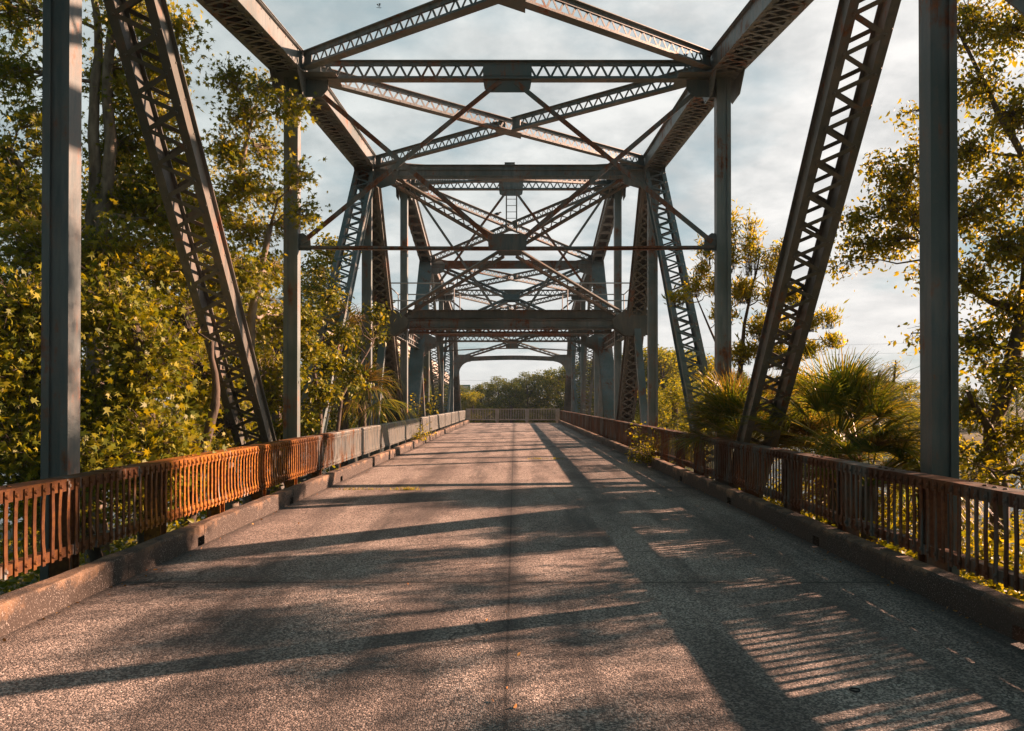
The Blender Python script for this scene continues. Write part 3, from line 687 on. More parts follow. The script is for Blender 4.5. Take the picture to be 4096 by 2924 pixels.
a = gnd(540, 15)
tree('sweetgum_tree', 'sweetgum leaning over the second left post with sky behind its upper branches', 'tree',
  [[(a,.17),(P(480,800,14.6),.14),(P(400,580,14.2),.1),(P(380,540,14),.07)],[(P(330,680,14.2),.1),(P(400,570,14.1),.09),(P(520,420,13.8),.06),(P(560,260,13.6),.03)],[(a,.1),(P(560,700,14),.08),(P(600,500,13.8),.05)]],
  [B(510,165,13.6,.42,.6),B(585,190,15.2,.4,.6),B(545,250,13.6,.5,.8),B(640,235,13.3,.38,.5),B(500,330,13.7,.45,.8),B(585,330,15.2,.45,.7),B(660,380,13.2,.25,.3),B(540,410,13.6,.5,.9),B(480,470,13.8,.6,1.1),
   B(600,430,15.4,.4,.5),B(680,465,13.2,.28,.3),B(640,500,15.3,.4,.55),B(560,510,14.6,.5,.9),B(500,590,13.8,.7,1.3),B(600,600,15.4,.55,1.1),B(560,700,15,.8,1.4),B(440,690,13.5,.8,1.2),B(640,720,15.6,.5,.8),B(600,820,15.4,.7,1.1)],
  'star', .115, M['gum'], M['bark'], 'sweetgum trees left of the bridge', dens=1.4, spread=.14)
a = gnd(330, 9.6)
tree('sweetgum_tree', 'low bushy sweetgum pressed against the left railing', 'tree',
  [[(a,.12),(P(330,900,9.4),.09),(P(300,720,9.4),.05)],[(a,.09),(P(80,850,9),.06),(P(60,700,9),.03)],[(a,.09),(P(480,900,10),.06),(P(470,760,10),.03)]],
  [B(60,700,9,.7,1.3),B(60,850,9,.75,1.4),B(40,1000,8.8,.7,1.2),B(250,690,9.6,.6,1.2),B(330,800,9.6,.7,1.5),B(250,900,9.4,.65,1.3),B(410,720,12.0,.6,1.3),B(440,840,12.2,.7,1.6),
   B(340,980,9.2,.6,1.2),B(490,930,12.8,.6,1.3),B(230,1030,8.6,.5,.9),B(400,970,11,.5,.9),B(-60,800,8.6,.6,.8),B(330,1080,9.2,.6,.8),B(100,1100,8.6,.6,.7)],
  'star', .108, M['gum'], M['bark_dark'], 'sweetgum trees left of the bridge', dens=2.9)
# darker trees filling behind
for i, (px, Zt, lab, bl) in enumerate((
  (90, 19, 'dense leafy tree deep behind the tall pale-trunked sweetgum', [(0,420,1.6),(120,520,1.6),(60,680,2),(160,850,2),(-40,900,2),(240,650,1.6),(250,420,1.2)]),
  (420, 21, 'dense leafy tree behind the near left diagonal', [(380,560,1.6),(470,680,1.8),(350,780,2),(480,880,2),(560,800,1.6),(400,980,2)]),
  (640, 26, 'dense leafy tree behind the second left post', [(600,740,1.5),(680,720,1.5),(640,860,2),(730,820,1.4),(560,920,2),(700,930,1.6),(740,560,.6),(705,640,1.1)]),
  (840, 36, 'dense leafy tree behind the third left post', [(800,760,1.8),(860,830,1.8),(780,860,2),(900,900,1.6),(850,920,2)]))):
    tree('leafy_tree', lab, 'tree', [[(gnd(px,Zt),.25),(P(px,760,Zt),.16),(P(px+20,600 if i<3 else 780,Zt),.06)]], [B(x,y_,Zt+random.uniform(-.8,.8),r_,r_*1.1) for x,y_,r_ in bl],
      'oval', .17 if i<3 else .2, M['broad'], M['bark_dark'], 'leafy trees behind the left railing', spread=.25, lpt=14, twigs=70)
# shrub growing round the second left post
tree('leafy_shrub', 'glossy broad-leaved shrub climbing round the second left post', 'shrub',
  [[(gnd(700,15.6),.07),(P(710,900,15.4),.05),(P(690,760,15.3),.02)],[(gnd(700,15.6),.06),(P(760,880,16.4),.04),(P(830,760,17.5),.015)],[(gnd(660,15),.05),(P(650,900,15),.03)]],
  [B(680,700,15.4,.3,.6),B(690,770,15,.45,1),B(655,830,14.6,.25,.35),B(740,800,15.8,.4,.9),B(720,870,15.2,.4,.9),B(790,830,16.2,.35,.7),B(670,930,14.9,.4,.9),B(730,660,16.5,.35,.6),B(700,590,17.5,.35,.5),B(840,690,18.5,.35,.6),B(835,740,18.5,.25,.4),B(760,740,17,.3,.6),B(600,880,15.4,.5,.9),B(620,960,14.8,.4,.7)],
  'oval', .12, M['broad'], M['bark_dark'], spread=.11, lpt=10, tw=.012)
# right side
a = gnd(2230, 11.2)
tree('elm_tree', 'elm with leaning forked trunk hanging over the nearest right post', 'tree',
  [[(a,.15),(P(2215,1080,11),.13),(P(2205,960,11),.12),(P(2240,840,11),.11),(P(2290,600,11.2),.1),(P(2300,300,11.4),.09),(P(2330,0,11.5),.06)],[(P(2230,1040,11),.08),(P(2190,940,10.8),.06),(P(2150,870,10.6),.03)],[(P(2270,700,11.2),.07),(P(2150,640,11.4),.045),(P(2030,500,11.7),.02)],[(P(2300,400,11.3),.06),(P(2200,200,11.3),.035),(P(2130,60,11.4),.02)]],
  [B(2160,40,11.4,.55,.75),B(2250,60,11.4,.6,.8),B(2170,180,11.4,.5,.6),B(2260,250,11.4,.6,.8),B(2150,330,11.4,.45,.6),B(2240,400,11.3,.55,.8),B(2170,470,11.4,.55,.8),B(2010,390,11.8,.4,.55),B(1980,450,11.8,.38,.5),B(1960,360,11.9,.25,.22),B(1990,530,11.8,.33,.35),B(2050,470,11.8,.4,.5),B(1900,480,11.9,.28,.3),B(1890,540,11.9,.2,.18),B(1860,590,12,.14,.1),B(1940,545,11.9,.22,.22),B(2045,600,11.8,.2,.14),
   B(2230,540,11.2,.5,.8),B(2160,620,11.3,.45,.6),B(2250,690,11.2,.5,.7),B(2170,760,11.2,.45,.6),B(2050,330,11.8,.35,.35),B(2245,830,11,.45,.6),B(2150,900,10.9,.32,.4),B(2190,1020,10.6,.3,.3),B(2260,960,10.6,.4,.5),
   B(2380,200,11,.9,.9),B(2400,500,11,.9,.9),B(2420,800,10.6,.9,.9),B(2025,740,11.7,.14,.08),B(2020,250,12,.15,.1)],
  'oval', .095, M['back'], M['bark_dark'], dens=1.9, spread=.14, lpt=11, droop=.7, tw=.014)
a = gnd(1650, 15.5)
tree('young_tree', 'young golden-leaved tree with upright twigs behind the second right post', 'tree',
  [[(a,.09),(P(1640,900,15.5),.07),(P(1655,720,15.5),.035),(P(1690,560,15.5),.015)],[(P(1640,900,15.5),.05),(P(1740,760,15.5),.03),(P(1800,680,15.5),.012)],[(P(1640,880,15.5),.04),(P(1590,760,15.5),.025),(P(1540,640,15.5),.01)]],
  [B(1570,560,15.5,.22,.3,rz=.45),B(1620,530,15.5,.22,.35,rz=.55),B(1670,560,15.5,.25,.5,rz=.75),B(1715,590,15.5,.25,.45,rz=.6),B(1545,640,15.5,.22,.3,rz=.3),B(1590,640,15.5,.3,.5),B(1650,650,15.5,.4,.8),B(1720,660,15.5,.35,.7),B(1510,665,15,.25,.25),B(1560,610,15.5,.2,.25),B(1610,700,15.5,.35,.6),B(1690,730,15.5,.4,.8),B(1750,740,15.5,.35,.6),B(1800,720,15.5,.28,.4),B(1840,710,15.5,.22,.3,rz=.3),B(1800,780,15.5,.28,.4),B(1740,800,15.5,.35,.6),B(1650,790,15.5,.35,.6),B(1630,490,15.5,.08,.07,rz=.3),B(1672,500,15.5,.1,.1,rz=.4),B(1745,560,15.5,.14,.2,rz=.4),B(1760,660,15.5,.3,.5),B(1620,580,15.5,.25,.5,rz=.4),B(1700,780,15.5,.4,.7),B(1850,760,15.5,.2,.3),B(1590,850,15.5,.35,.5),B(1780,860,15.5,.4,.6),B(1700,870,15.5,.4,.6)],
  'lance', .145, M['lance'], M['bark_dark'], dens=1.5, spread=.08, lpt=11, droop=0, up=.45, tw=.01)
# off to the right: the trees that dapple the near roadway
RNG = np.random.default_rng(21)
for i, (x, y, z0, h, nb_, lab) in enumerate(((9.8, 6.4, 1.2, 5.0, 17, 'leafy elm just beyond the frame on the right of the near roadway'), (10.5, 3.2, 1.0, 4.6, 13, 'tall elm on the right bank shading the near roadway'),(9.8,10.0,1.6,5.4,22,'elm between the two taller elms on the right bank'),(7.3,8.3,.6,2.5,7,'short elm close to the near end of the right railing'))):
    random.seed(40+i)
    bl = [(V((x+random.uniform(-1.2,1.2), y+random.uniform(-1.9,1.9), z0+(h-z0)*(j+.5)/nb_)), (1.0,.8,.17), .6) for j in range(nb_)]
    tree('elm_tree', lab, 'tree', [[(V((x,y,G)),.16),(V((x+.2,y,h*.3)),.1),(V((x,y,h*.9)),.03)]], bl, 'oval', .11, M['back'], M['bark_dark'], 'elms on the right bank', dens=.8, spread=.12, lpt=11)
# lower greenery by the right rail, water glinting through
tree('yellow_shrub', 'yellow-green shrub between the nearest right post and the elm trunk', 'shrub', [[(gnd(2150,13.5),.05),(P(2150,1000,13.5),.02)]],
  [B(2140,1000,13.6,.45,.7),B(2100,900,15,.4,.6),B(2170,1060,13,.45,.6),B(2060,1010,14,.45,.7),B(2000,1060,14,.4,.6),B(2240,1150,12,.4,.4),B(2130,1120,12,.4,.6),B(2020,1130,12.5,.5,.7),B(1930,1110,13,.5,.7),B(2110,1200,11,.4,.5),B(1880,1050,14.5,.5,.7),B(1960,980,16,.5,.6)], 'lance', .11, M['lance'], M['bark_dark'], dens=1.5, spread=.13)
tree('cypress_tree', 'small feathery cypress left of the nearest right post', 'tree', [[(gnd(1985,19),.09),(P(1983,900,19),.06),(P(1990,800,19),.015)]],
  [B(1988,815,19,.18,.2,rz=.3),B(1960,850,19,.35,.5,rz=.18),B(2020,860,19,.35,.5,rz=.18),B(1950,900,19,.5,.7,rz=.2),B(2030,910,19,.4,.6,rz=.2),B(1980,950,19,.55,.8,rz=.25),B(1940,1000,19,.6,.8,rz=.3),B(2030,980,19,.5,.8)], 'lance', .1, M['lance'], M['bark_dark'], spread=.1, lpt=16, dens=.8)
tree('leafy_tree', 'yellow-green leafy tree right of the third right post', 'tree', [[(gnd(1500,30),.2),(P(1500,880,30),.12)]],
  [B(1500,880,30,.9,1.2),B(1550,900,29,1,1.2),B(1480,950,30,1.0,1.2),B(1540,990,28,1,1.2),B(1590,950,27,.8,1)], 'lance', .2, M['fargold'], M['bark_dark'], spread=.2, lpt=16)
def cover(name, label, n, xr, yr, zr, size, lm, kind='oval'):
    C = []
    for i in range(n//40):
        c = V((random.uniform(*xr), random.uniform(*yr), 0)); zz = random.uniform(*zr); s_ = random.uniform(.2,.45)
        for j in range(40): C.append((c.x+random.gauss(0,s_), c.y+random.gauss(0,s_), zz+random.gauss(0,.2)))
    tag(link_mesh(name, leaves_mesh(name, C, size, kind, lm, .2)), label, kind='stuff')
cover('undergrowth', 'dense leafy undergrowth below the left railing', 26000, (-9.5,-4.3), (3,24), (-2.2,-.5), .13, M['broad'])
cover('undergrowth', 'dense leafy growth close under the right railing', 22000, (4.5,7.2), (6,17), (-2.1,-.1), .11, M['back'])
cover('undergrowth', 'dark leafy undergrowth on the right bank', 26000, (4.7,12.5), (2.5,19), (-2.3,-1.3), .12, M['broad'])
# low leafy sprigs poking under the rails
def sprig(name, label, base, tips, size, lm, kind='oval', n=9, cat='plant'):
    root = empty(name, tuple(base)); tag(root, label, cat); w = MB(); C = []
    for tpt in tips:
        pts = wob(base, tpt, 4, .12); w.tube(pts, [.008,.006,.005,.003,.002], 4)
        for j in range(n):
            t = random.uniform(.25,1); s = min(3,int(t*4)); C.append(pts[s].lerp(pts[s+1], t*4-s)+V((random.gauss(0,.035),random.gauss(0,.035),random.gauss(0,.03))))
    w.build('stem', M['bark_dark'], root); link_mesh('foliage', leaves_mesh('foliage', C, size, kind, lm, .1), root)
def tipsaround(c, r, h, n): return [V(c)+V((random.uniform(-r,r), random.uniform(-r,r), random.uniform(.25,1)*h)) for _ in range(n)]
b0 = V((KR+.12, 18.6, .1)); sprig('weed_shrub', 'leafy weed bush growing over the right kerb and railing', b0, [b0+V((random.uniform(-.75,.2), random.uniform(-1.1,.9), random.uniform(-.05,1.15)*random.random()**.4)) for _ in range(85)], .075, M['back'], n=13, cat='shrub')
b0 = V((KL-.2, 27.5, .2)); sprig('weed_vine', 'yellow-green weed vine spilling over the far left kerb', b0, [b0+V((random.uniform(-.1,.75), random.uniform(-.7,.7), random.uniform(-.15,.95)*random.random())) for _ in range(34)], .085, M['lance'], n=11)
b0 = V((KL-.22, 29.5, .8)); sprig('weed_vine', 'yellow-green vine standing behind the far left railing', b0, tipsaround(b0-V((.4,0,0)), .4, 1.2, 16), .09, M['lance'], n=10)
b0 = V((-3.9, 12.9, -.3)); sprig('leafy_weed', 'low leafy weed poking under the left railing by the third bay', b0, [b0+V((random.uniform(-.1,.45), random.uniform(-.7,.7), random.uniform(.1,.55))) for _ in range(14)], .09, M['broad'])
b0 = V((-3.9, 15.2, -.3)); sprig('leafy_weed', 'leafy weed leaning onto the left kerb near the drain hole', b0, [b0+V((random.uniform(0,.6), random.uniform(-.7,.7), random.uniform(.1,.65))) for _ in range(18)], .09, M['lance'])
b0 = V((-3.9, 8.9, -.3)); sprig('leafy_weed', 'leafy weed poking out below the nearest orange railing bays', b0, [b0+V((random.uniform(0,.42), random.uniform(-.8,.5), random.uniform(.1,.5))) for _ in range(16)], .1, M['gum'], 'oval')
b0 = V((4.3, 7.8, -.9)); sprig('leafy_weed', 'yellow leafy weed beneath the right railing near the first post', b0, [b0+V((random.uniform(-.4,.5), random.uniform(-1.6,.8), random.uniform(.1,1.0))) for _ in range(40)], .1, M['back'], n=10)
b0 = V((4.4, 5.2, -1.2)); sprig('leafy_weed', 'yellow leafy weed low behind the right railing at the frame edge', b0, [b0+V((random.uniform(-.4,.8), random.uniform(-1.0,1.0), random.uniform(.1,1.1))) for _ in range(36)], .1, M['back'], n=10)

def frond(base, dirv, length, R, nb, mt, parent, droop=.5, width=.03, arc=150):
    """fan leaf: stalk then blades spreading from its tip"""
    m = MB(); d = V(dirv).normalized(); hub = V(base)+d*length*.55+V((0,0,-.05*length)); m.tube([V(base), V(base).lerp(hub,.5)+V((0,0,.04)), hub], [.012,.01,.008], 4)
    side = d.cross(V((0,0,1))); side = side.normalized() if side.length > .1 else V((1,0,0)); up = side.cross(d).normalized()
    tilt = random.uniform(-.5,.5); side = (side*math.cos(tilt)+up*math.sin(tilt)).normalized(); 
    for i in range(nb):
        a = math.radians(-arc/2+arc*i/(nb-1)); bd = (d*math.cos(a)+side*math.sin(a)).normalized(); l = R*(.75+.25*math.cos(a))*random.uniform(.85,1.1); pts = []; ws = []
        for j in range(7):
            t = j/6; pts.append(hub+bd*l*t+V((0,0,-droop*l*t**2.4*(.6+.4*random.random())))); ws.append(width*(.35+1.3*t if t<.35 else .8*(1-t)/.65+.05))
        m.ribbon(pts, ws, bd.cross(up.lerp(V((0,0,1)),.3)+V((random.gauss(0,.3),random.gauss(0,.3),0))))
    m.build('frond', mt, parent)
def palm(name, label, base, n, length, R, droop=.5, up=(.2,1.2), az=(0,360), dry=.2, nb=30, width=.035, lean=(0,0)):
    root = empty(name, tuple(base)); tag(root, label, 'palm')
    st = MB(); st.tube([V(base)+V((0,0,G-base[2])), V(base)], [.14,.11], 8); st.build('trunk', M['bark_dark'], root)
    for i in range(n):
        a = math.radians(random.uniform(*az)); e = random.uniform(*up)
        frond(base, (math.cos(a)*math.cos(e)+lean[0], math.sin(a)*math.cos(e)+lean[1], math.sin(e)), length*random.uniform(.75,1.15), R*random.uniform(.8,1.1), nb, M['palmdry'] if random.random() < dry else M['palm'], root, droop*random.uniform(.5,1.3), width)
palm('palmetto', 'broad fan palmetto behind the right railing beside the near diagonal', P(1855,1000,11.6), 42, 1.55, 1.2, .5, (.05,1.4), (-80,190), .15, 44, .03)
palm('palmetto', 'spiky palmetto leaning over the right railing left of the near diagonal', V((4.5,13.9,.75)), 64, 1.55, 1.05, .35, (.1,1.5), (0,360), .35, 30, .028)
palm('palmetto', 'shaded palmetto low behind the foot of the near right diagonal', V((5.6,13.2,.4)), 34, 1.5, 1.1, .5, (.1,1.4), (0,360), .25, 32, .03)
palm('palmetto', 'low drooping palmetto between the fan palmetto and the nearest right post', P(1930,1080,10.8), 32, 1.2, 1.0, .7, (-.1,1.1), (-60,200), .2, 34, .028)
palm('palmetto', 'palmetto with fronds drooping over the left railing past the second post', P(805,890,20.5), 18, 1.3, 1.1, .9, (-.1,1.2), (0,360), .35, 26, .035)
palm('palmetto', 'tall palmetto standing in the shrub behind the second left post', P(765,770,21.5), 14, 1.4, 1.1, .6, (.1,1.4), (0,360), .2, 26, .035)
palm('palmetto', 'shaded palmetto among trees left of the second left post', P(615,700,17.5), 9, 1.2, 1.0, .5, (0,1.3), (0,360), .2, 26, .035)

# far trees: a few prototypes copied
protos = []
def far_tree(seed, h, r, lm):
    random.seed(seed); root = empty('far_tree', (0,0,0)); w = MB(); w.tube([(0,0,0),(0,.1,h*.5),(.2,0,h*.85)], [.22,.15,.05], 6); C = []
    for i in range(46):
        f = (i+.5)/46*.93+.02; rr = r*(1-max(0,f-.45)**1.6*2.1)*random.uniform(.35,1); a = random.uniform(0,6.28); c = V((math.cos(a)*rr, math.sin(a)*rr, h*f))
        w.tube([(0,0,h*f*.7), tuple(c)], [.06,.02], 4); s = random.uniform(.5,1.0)*r*.34
        for j in range(190):
            d = V(RNG.normal(size=3)); d.normalize(); C.append(c+V((d.x*s*1.2,d.y*s*1.2,d.z*s*.75))*random.random()**.35)
    me = w.mesh('trunk', M['bark_dark']); t = link_mesh('trunk', me); t.parent = root
    c = link_mesh('crown', leaves_mesh('crown', C, .27, 'oval', lm, .3)); c.parent = root
    return root
specs = [(far_tree(1,9,3.6,M['far']),0),(far_tree(2,11,4.2,M['far']),0),(far_tree(3,7.5,3.2,M['fargold']),0),(far_tree(4,10,3.4,M['far']),0)]
used = [False]*4
FT = []   # px, top py, Z, proto
for px, py, Zd, p in ((1030,870,92,2),(1052,868,88,2),(1068,850,94,0),(1085,845,98,1),(1108,832,96,1),(1135,845,92,0),(1150,835,97,3),(1172,822,95,1),(1195,828,99,3),(1215,818,95,1),(1240,812,92,0),(1262,806,96,1),(1010,862,93,0),(990,850,90,1),(965,860,88,3),(940,850,92,0),(915,870,90,1),(880,880,86,2),
    (1290,800,90,1),(1320,790,88,0),(1350,800,84,1),(1385,780,86,3),(1415,790,80,0),(1440,765,72,2),(1475,770,70,2),(1505,775,74,2),(1530,768,82,1),(1560,785,74,2),(1600,800,86,1),(1650,820,90,0),(1700,830,96,3),(1760,840,100,1),(1830,846,104,2),(1870,838,106,0),(1905,812,110,1),(1940,835,104,2),(1975,845,100,0),(2020,840,96,1),(2080,850,92,0),(2140,850,96,3),(2200,845,92,1),(2260,850,96,0),
    (1045,860,150,0),(1100,848,170,1),(1020,852,160,3),(1160,850,160,0),(1780,850,160,0),(1900,845,170,1),(2060,850,160,3),(1840,858,150,1),(1960,856,150,0),
    (820,850,80,1),(760,840,78,0),(700,830,76,3),(620,830,74,1),(520,840,74,0),(1445,860,55,2),(1470,880,50,2)):
    FT.append((px, py, Zd, p))
proto_h = [9,11,7.5,10]; plabels = ['dark green rounded tree','tall dark green tree','yellow-green low tree','slender dark green tree']
random.seed(11)
for i, (px, py, Zd, p) in enumerate(FT):
    top = P(px, py, Zd); src = specs[p][0]
    if not used[p]: o = src; used[p] = True
    else:
        o = src.copy(); col.objects.link(o)
        for ch in list(src.children):
            c = ch.copy(); col.objects.link(c); c.parent = o
    s = (top.z+2.2)/proto_h[p]/1.02; o.location = (top.x, Zd, -2.2); o.scale = (s*1.05, s*1.05, s); o.rotation_euler = (0,0,random.uniform(0,6.28))
    where = 'beyond the far railing' if 985 <= px <= 1275 else ('on the far bank right of the bridge' if px > 1275 else 'on the far bank left of the bridge')
    tag(o, plabels[p]+' '+where+(' in the distant row' if Zd > 140 else ''), 'tree', 'trees on the far bank '+where)

# ---------------------------------------------------------------- overpass, sign, wires
ov = empty('highway_overpass', (-24, 150, -2)); tag(ov, 'pale concrete highway overpass behind the left trees', 'overpass')
def ovp(t): a = V((-23.6,150,15)); b = V((-28,350,10.7)); return a.lerp(b, t)
OP = [(-22.5,58,8.6),(-22.9,80,11),(-23.2,110,13.6),(-23.6,150,15),(-24.8,210,14.2),(-26,270,12.8),(-28,350,10.7),(-30,450,8.5)]
pts = [V(q) for q in OP]
def ovp(y):
    for a, b in zip(OP[:-1], OP[1:]):
        if a[1] <= y <= b[1]: return V(a).lerp(V(b), (y-a[1])/(b[1]-a[1]))
m = MB()
for a, b in zip(pts[:-1], pts[1:]): m.prism([a+V((0,0,-1.2)), b+V((0,0,-1.2)), b+V((-12,0,-1.2)), a+V((-12,0,-1.2))], (0,0,1.2))
m.build('deck', M['concrete'], ov)
for dx in (-.6, -6, -11):
    m = MB()
    for a, b in zip(pts[:-1], pts[1:]): m.prism([a+V((dx,0,-2.6)), b+V((dx,0,-2.6)), b+V((dx-.5,0,-2.6)), a+V((dx-.5,0,-2.6))], (0,0,1.4))
    m.build('girder', M['concrete'], ov)
for dx in (.003, -11.7):
    m = MB()
    for a, b in zip(pts[:-1], pts[1:]): m.prism([a+V((dx,0,0)), b+V((dx,0,0)), b+V((dx-.3,0,0)), a+V((dx-.3,0,0))], (0,0,.95))
    m.build('parapet', M['concrete'], ov)
for t in np.arange(62,440,32):
    q = ovp(float(t)); m = MB(); m.box(q.x-11.5, q.x-.4, q.y-.8, q.y+.8, q.z-3.6, q.z-2.6); m.tube([(q.x-2.5,q.y,-4),(q.x-2.5,q.y,q.z-3.6)], .7, 10); m.tube([(q.x-9.5,q.y,-4),(q.x-9.5,q.y,q.z-3.6)], .7, 10); m.build('pier', M['concrete'], ov)
sg = P(1032, 862, 230); root = empty('highway_sign', (sg.x, 230, -2)); tag(root, 'small green highway sign far beyond the left end of the barrier railing', 'sign')
m = MB(); m.box(sg.x-1.8, sg.x+1.8, 230, 230.08, sg.z-1, sg.z+1); m.build('panel', M['sign'], root)
m = MB(); m.box(sg.x-1.3, sg.x+1.0, 229.97, 229.995, sg.z+.2, sg.z+.45); m.box(sg.x-1.1, sg.x+1.2, 229.97, 229.995, sg.z-.5, sg.z-.25); m.build('lettering', M['white'], root)
m = MB(); m.tube([(sg.x-1.2,230.2,-2),(sg.x-1.2,230.2,sg.z)], .1, 6); m.tube([(sg.x+1.2,230.2,-2),(sg.x+1.2,230.2,sg.z)], .1, 6); m.build('post', M['pipe'], root)
pl = empty('power_line', (0,180,0)); tag(pl, 'thin power wires crossing the sky above the far trees', 'power line')
for z0, sagz in ((15.5,2.2),(13.2,2.0),(7.3,1.2)):
    m = MB(); m.tube([(x,180+x*.05,z0-sagz*math.cos(x/240*math.pi)+sagz*.6) for x in np.linspace(-120,120,17)], .025, 4); m.build('wire', M['wire'], pl)
for x in (-120,120):
    m = MB(); m.tube([(x,180+x*.05,-2),(x,180+x*.05,18)], .2, 8); m.build('pole', M['bark_dark'], pl)

# ---------------------------------------------------------------- birds, insect, litter
def bird(p, yaw, label, s=1.0, tilt=.5):
    m = MB(); prof = [(-.17,.004,-.02),(-.1,.022,-.012),(-.05,.045,0),(0,.055,.01),(.05,.048,.025),(.085,.03,.05),(.105,.026,.07),(.13,.026,.078),(.15,.015,.074),(.175,.003,.068)]
    m.tube([(a, 0, c) for a, r_, c in prof], [r_ for a, r_, c in prof], 8)
    for q in (-1,1): m.tube([(0,q*.02,-.03),(.005,q*.02,-.085)], .004, 4); m.add([(-.14,q*.03,0),(.05,q*.052,.035),(.03,q*.055,-.015),(-.08,q*.045,-.03)], [(0,1,2,3)])
    o = m.build('bird', M['bird'], None, True); o.location = p; o.rotation_euler = (0,-tilt*.0,yaw); o.scale = (s*1.25,)*3; tag(o, label, 'bird', 'birds perched on the bracing')
def on_brace(k, frac, which):   # point on top of a lateral brace
    a = V((-XI*which, KY(k)+.25, Z[k])); b = V((XI*which, KY(k+1)-.25, Z[k+1])); return a.lerp(b, frac)+V((0,0,.15+.1))
bird(on_brace(4, .42, 1), .3, 'dark bird perched on the tower bracing just left of the ladder')
bird(on_brace(4, .56, -1), 1.0, 'dark bird on the lower bracing left of the ladder foot')
bird(V((-1.5, KY(4.61), 4.84)), 2.6, 'dark bird sitting low above the far rusty portal beam')
p = P(835, 13, 7.5); m = MB(); m.tube([p, p+V((.03,0,-.004)), p+V((.045,0,-.004))], [.0015,.003,.003], 6)
o = m.build('dragonfly', M['bird'], None, True); tag(o, 'tiny dragonfly flying in the open sky above the first brace', 'insect')
w_ = MB()
for q in (-1,1):
    w_.add([p+V((.034,0,0)), p+V((.05,q*.04,.02)), p+V((.03,q*.045,.018))], [(0,1,2)]); w_.add([p+V((.03,0,0)), p+V((.022,q*.04,.016)), p+V((.008,q*.038,.014))], [(0,1,2)])
w_.build('wing', M['bird'], o)
random.seed(3)
LT = [];
for i in range(210):
    y = 2.8+random.random()**1.6*18; x = random.choice((random.uniform(-3.2,3.3), random.gauss(.09,.12), KL+abs(random.gauss(0,.06)), KR-abs(random.gauss(0,.08)), KR-abs(random.gauss(0,.05)), KL+abs(random.gauss(0,.12)), KR-abs(random.gauss(0,.12)))); LT.append((x, y, .006))
o = link_mesh('fallen_leaves', leaves_mesh('fallen_leaves', LT, .035, 'oval', M['litter'], 0)); tag(o, 'few dry orange leaves scattered on the road', kind='stuff'); o['category'] = 'leaves'
def tuft(x, y, n, label, w=.25, h=.05):
    m = MB()
    for i in range(n):
        a = V((x+random.gauss(0,w), y+random.gauss(0,.02), 0)); t = a+V((random.gauss(0,.04), random.gauss(0,.04), random.uniform(.3,1)*h)); m.ribbon([a, a.lerp(t,.6)+V((0,0,.01)), t], [.01,.008,.001], (random.gauss(0,1),random.gauss(0,1),0))
    tag(m.build('grass_tuft', M['lance']), label, 'grass tuft')
tuft(-2.6, 13.55, 90, 'low grass tuft in the road joint nearest the left kerb', .35, .05); tuft(-1.8, 13.5, 80, 'rounded grass tuft in the road joint', .1, .08); tuft(.8, 20.8, 50, 'grass tuft in the farther road joint right of the centre line', .2, .06); tuft(1.3, 20.75, 50, 'rightmost grass tuft in the farther road joint', .1, .07)
m = MB(); c = P(1908,1530,4.1); m.tube([(2.02+.028*math.cos(a), 4.12+.022*math.sin(a), .008) for a in np.linspace(0,5.4,12)], .005, 5); tag(m.build('rubber_ring', M['scrap']), 'small dark open ring lying on the road at lower right', 'ring')

hm = bpy.data.materials.new('haze_air'); hm.use_nodes = True; hn = hm.node_tree; hn.nodes.remove(hn.nodes['Principled BSDF'])
pv = hn.nodes.new('ShaderNodeVolumePrincipled'); pv.inputs['Density'].default_value = .00035; pv.inputs['Color'].default_value = (.6,.8,.95,1); pv.inputs['Anisotropy'].default_value = 0
hn.links.new(pv.outputs[0], hn.nodes['Material Output'].inputs['Volume'])
h = MB(); h.box(-2600, 2600, -700, 4200, -7, 22); tag(h.build('haze', hm), 'thin morning haze', kind='stuff')
# ---------------------------------------------------------------- camera, light, world
cam = bpy.data.cameras.new('camera'); co = bpy.data.objects.new('camera', cam); col.objects.link(co); sc.camera = co
cam.sensor_width = 36; cam.lens = 1650/2275*36; cam.clip_end = 6000; cam.clip_start = .05
pitch = .0076; co.location = (CAMX, 0, CAMZ); co.rotation_euler = (math.pi/2+pitch, 0, 0)
cam.shift_x = -5.5/2275; cam.shift_y = (81-1650*pitch)/2275
sd_ = V((1, .418, .4)).normalized(); elev = math.asin(sd_.z); az = math.atan2(sd_.x, sd_.y)
sun = bpy.data.lights.new('sun', 'SUN'); so = bpy.data.objects.new('sun', sun); col.objects.link(so)
sun.energy = 5.0; sun.angle = math.radians(.6); sun.color = (1, .6, .42); so.rotation_euler = sd_.to_track_quat('Z', 'Y').to_euler(); so.location = (20,8,8)
wd = bpy.data.worlds.new('World'); sc.world = wd; wd.use_nodes = True; nt = wd.node_tree; bg = nt.nodes['Background']
sky = N(nt, 'ShaderNodeTexSky', sky_type='NISHITA', sun_disc=False, sun_elevation=elev, sun_rotation=az)
tc = N(nt, 'ShaderNodeTexCoord'); s = N(nt, 'ShaderNodeSeparateXYZ'); nt.links.new(tc.outputs['Generated'], s.inputs[0])
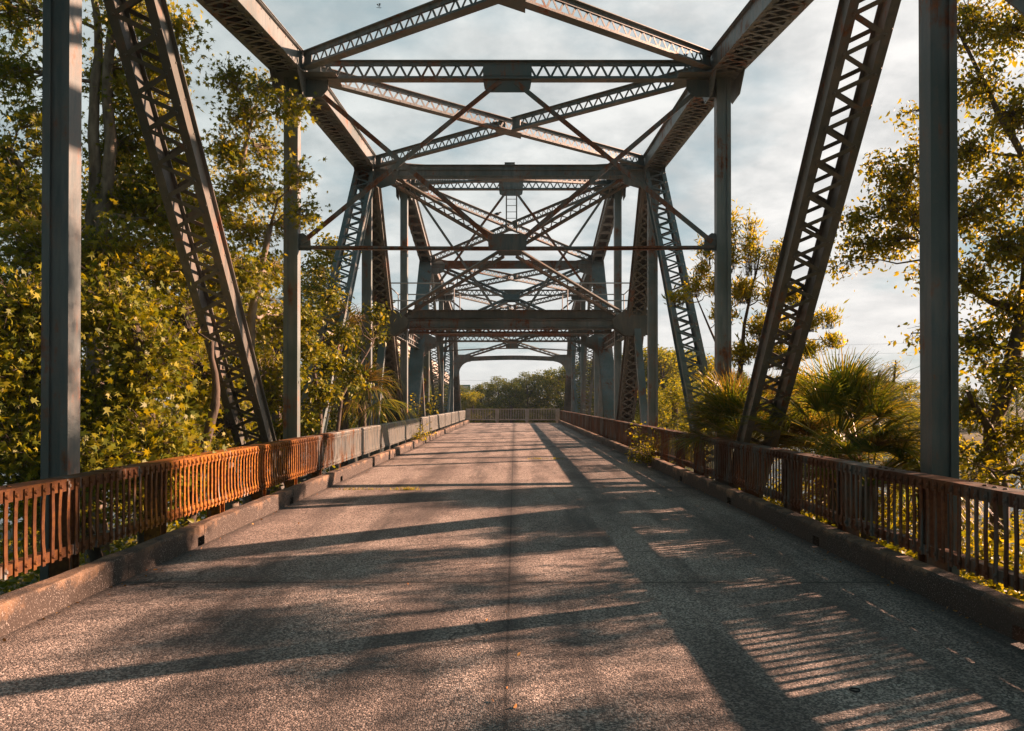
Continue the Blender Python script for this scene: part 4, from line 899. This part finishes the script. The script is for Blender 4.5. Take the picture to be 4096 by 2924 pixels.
zz = mth(nt, 'ADD', mth(nt, 'MAXIMUM', s.outputs[2], 0), .22)
cv = N(nt, 'ShaderNodeCombineXYZ'); nt.links.new(mth(nt,'DIVIDE',s.outputs[0],zz), cv.inputs[0]); nt.links.new(mth(nt,'DIVIDE',s.outputs[1],zz), cv.inputs[1])
n1 = noise(nt, cv.outputs[0], 1.7, 7, .55); n2 = noise(nt, cv.outputs[0], 3.6, 6, .6)
side = mth(nt, 'MULTIPLY_ADD', s.outputs[0], .85, .6, clamp=True)
dark = mix(nt, side, (3.9,4.9,5.1), (6.6,6.8,6.85)); lite = mix(nt, side, (6.0,7.0,7.1), (10.2,10.1,9.9))
cl = mix(nt, ramp(nt, n2, .38, .62), dark, lite)
hz = ramp(nt, s.outputs[2], 0.0, .28, (1,1,1,1), (0,0,0,1)); cl = mix(nt, mth(nt,'MULTIPLY',hz,.75), cl, mix(nt, side, (7.2,7.8,7.9), (9.4,9.3,9.1)))
blue = mix(nt, .75, sky.outputs[0], (3.4,5.2,5.7))
out = mix(nt, ramp(nt, n1, .28, .5), blue, cl)
# unseen sky behind the camera darkened to deepen shade on surfaces facing it
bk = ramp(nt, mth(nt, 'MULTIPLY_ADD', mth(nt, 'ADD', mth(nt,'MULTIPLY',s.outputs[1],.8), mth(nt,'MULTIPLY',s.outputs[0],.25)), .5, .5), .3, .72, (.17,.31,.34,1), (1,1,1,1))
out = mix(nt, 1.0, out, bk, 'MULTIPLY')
zn = ramp(nt, s.outputs[2], .5, .72, (1,1,1,1), (.2,.37,.42,1)); out = mix(nt, 1.0, out, zn, 'MULTIPLY')  # overhead sky, out of view, dimmed to strengthen sun against shade
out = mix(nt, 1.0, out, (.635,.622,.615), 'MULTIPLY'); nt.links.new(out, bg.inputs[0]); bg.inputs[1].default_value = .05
sc.view_settings.view_transform = 'Standard'; sc.view_settings.look = 'None'; sc.view_settings.gamma = 1; sc.view_settings.exposure = 1.68
sc.cycles.max_bounces = 6; sc.cycles.transparent_max_bounces = 6; sc.cycles.use_denoising = True
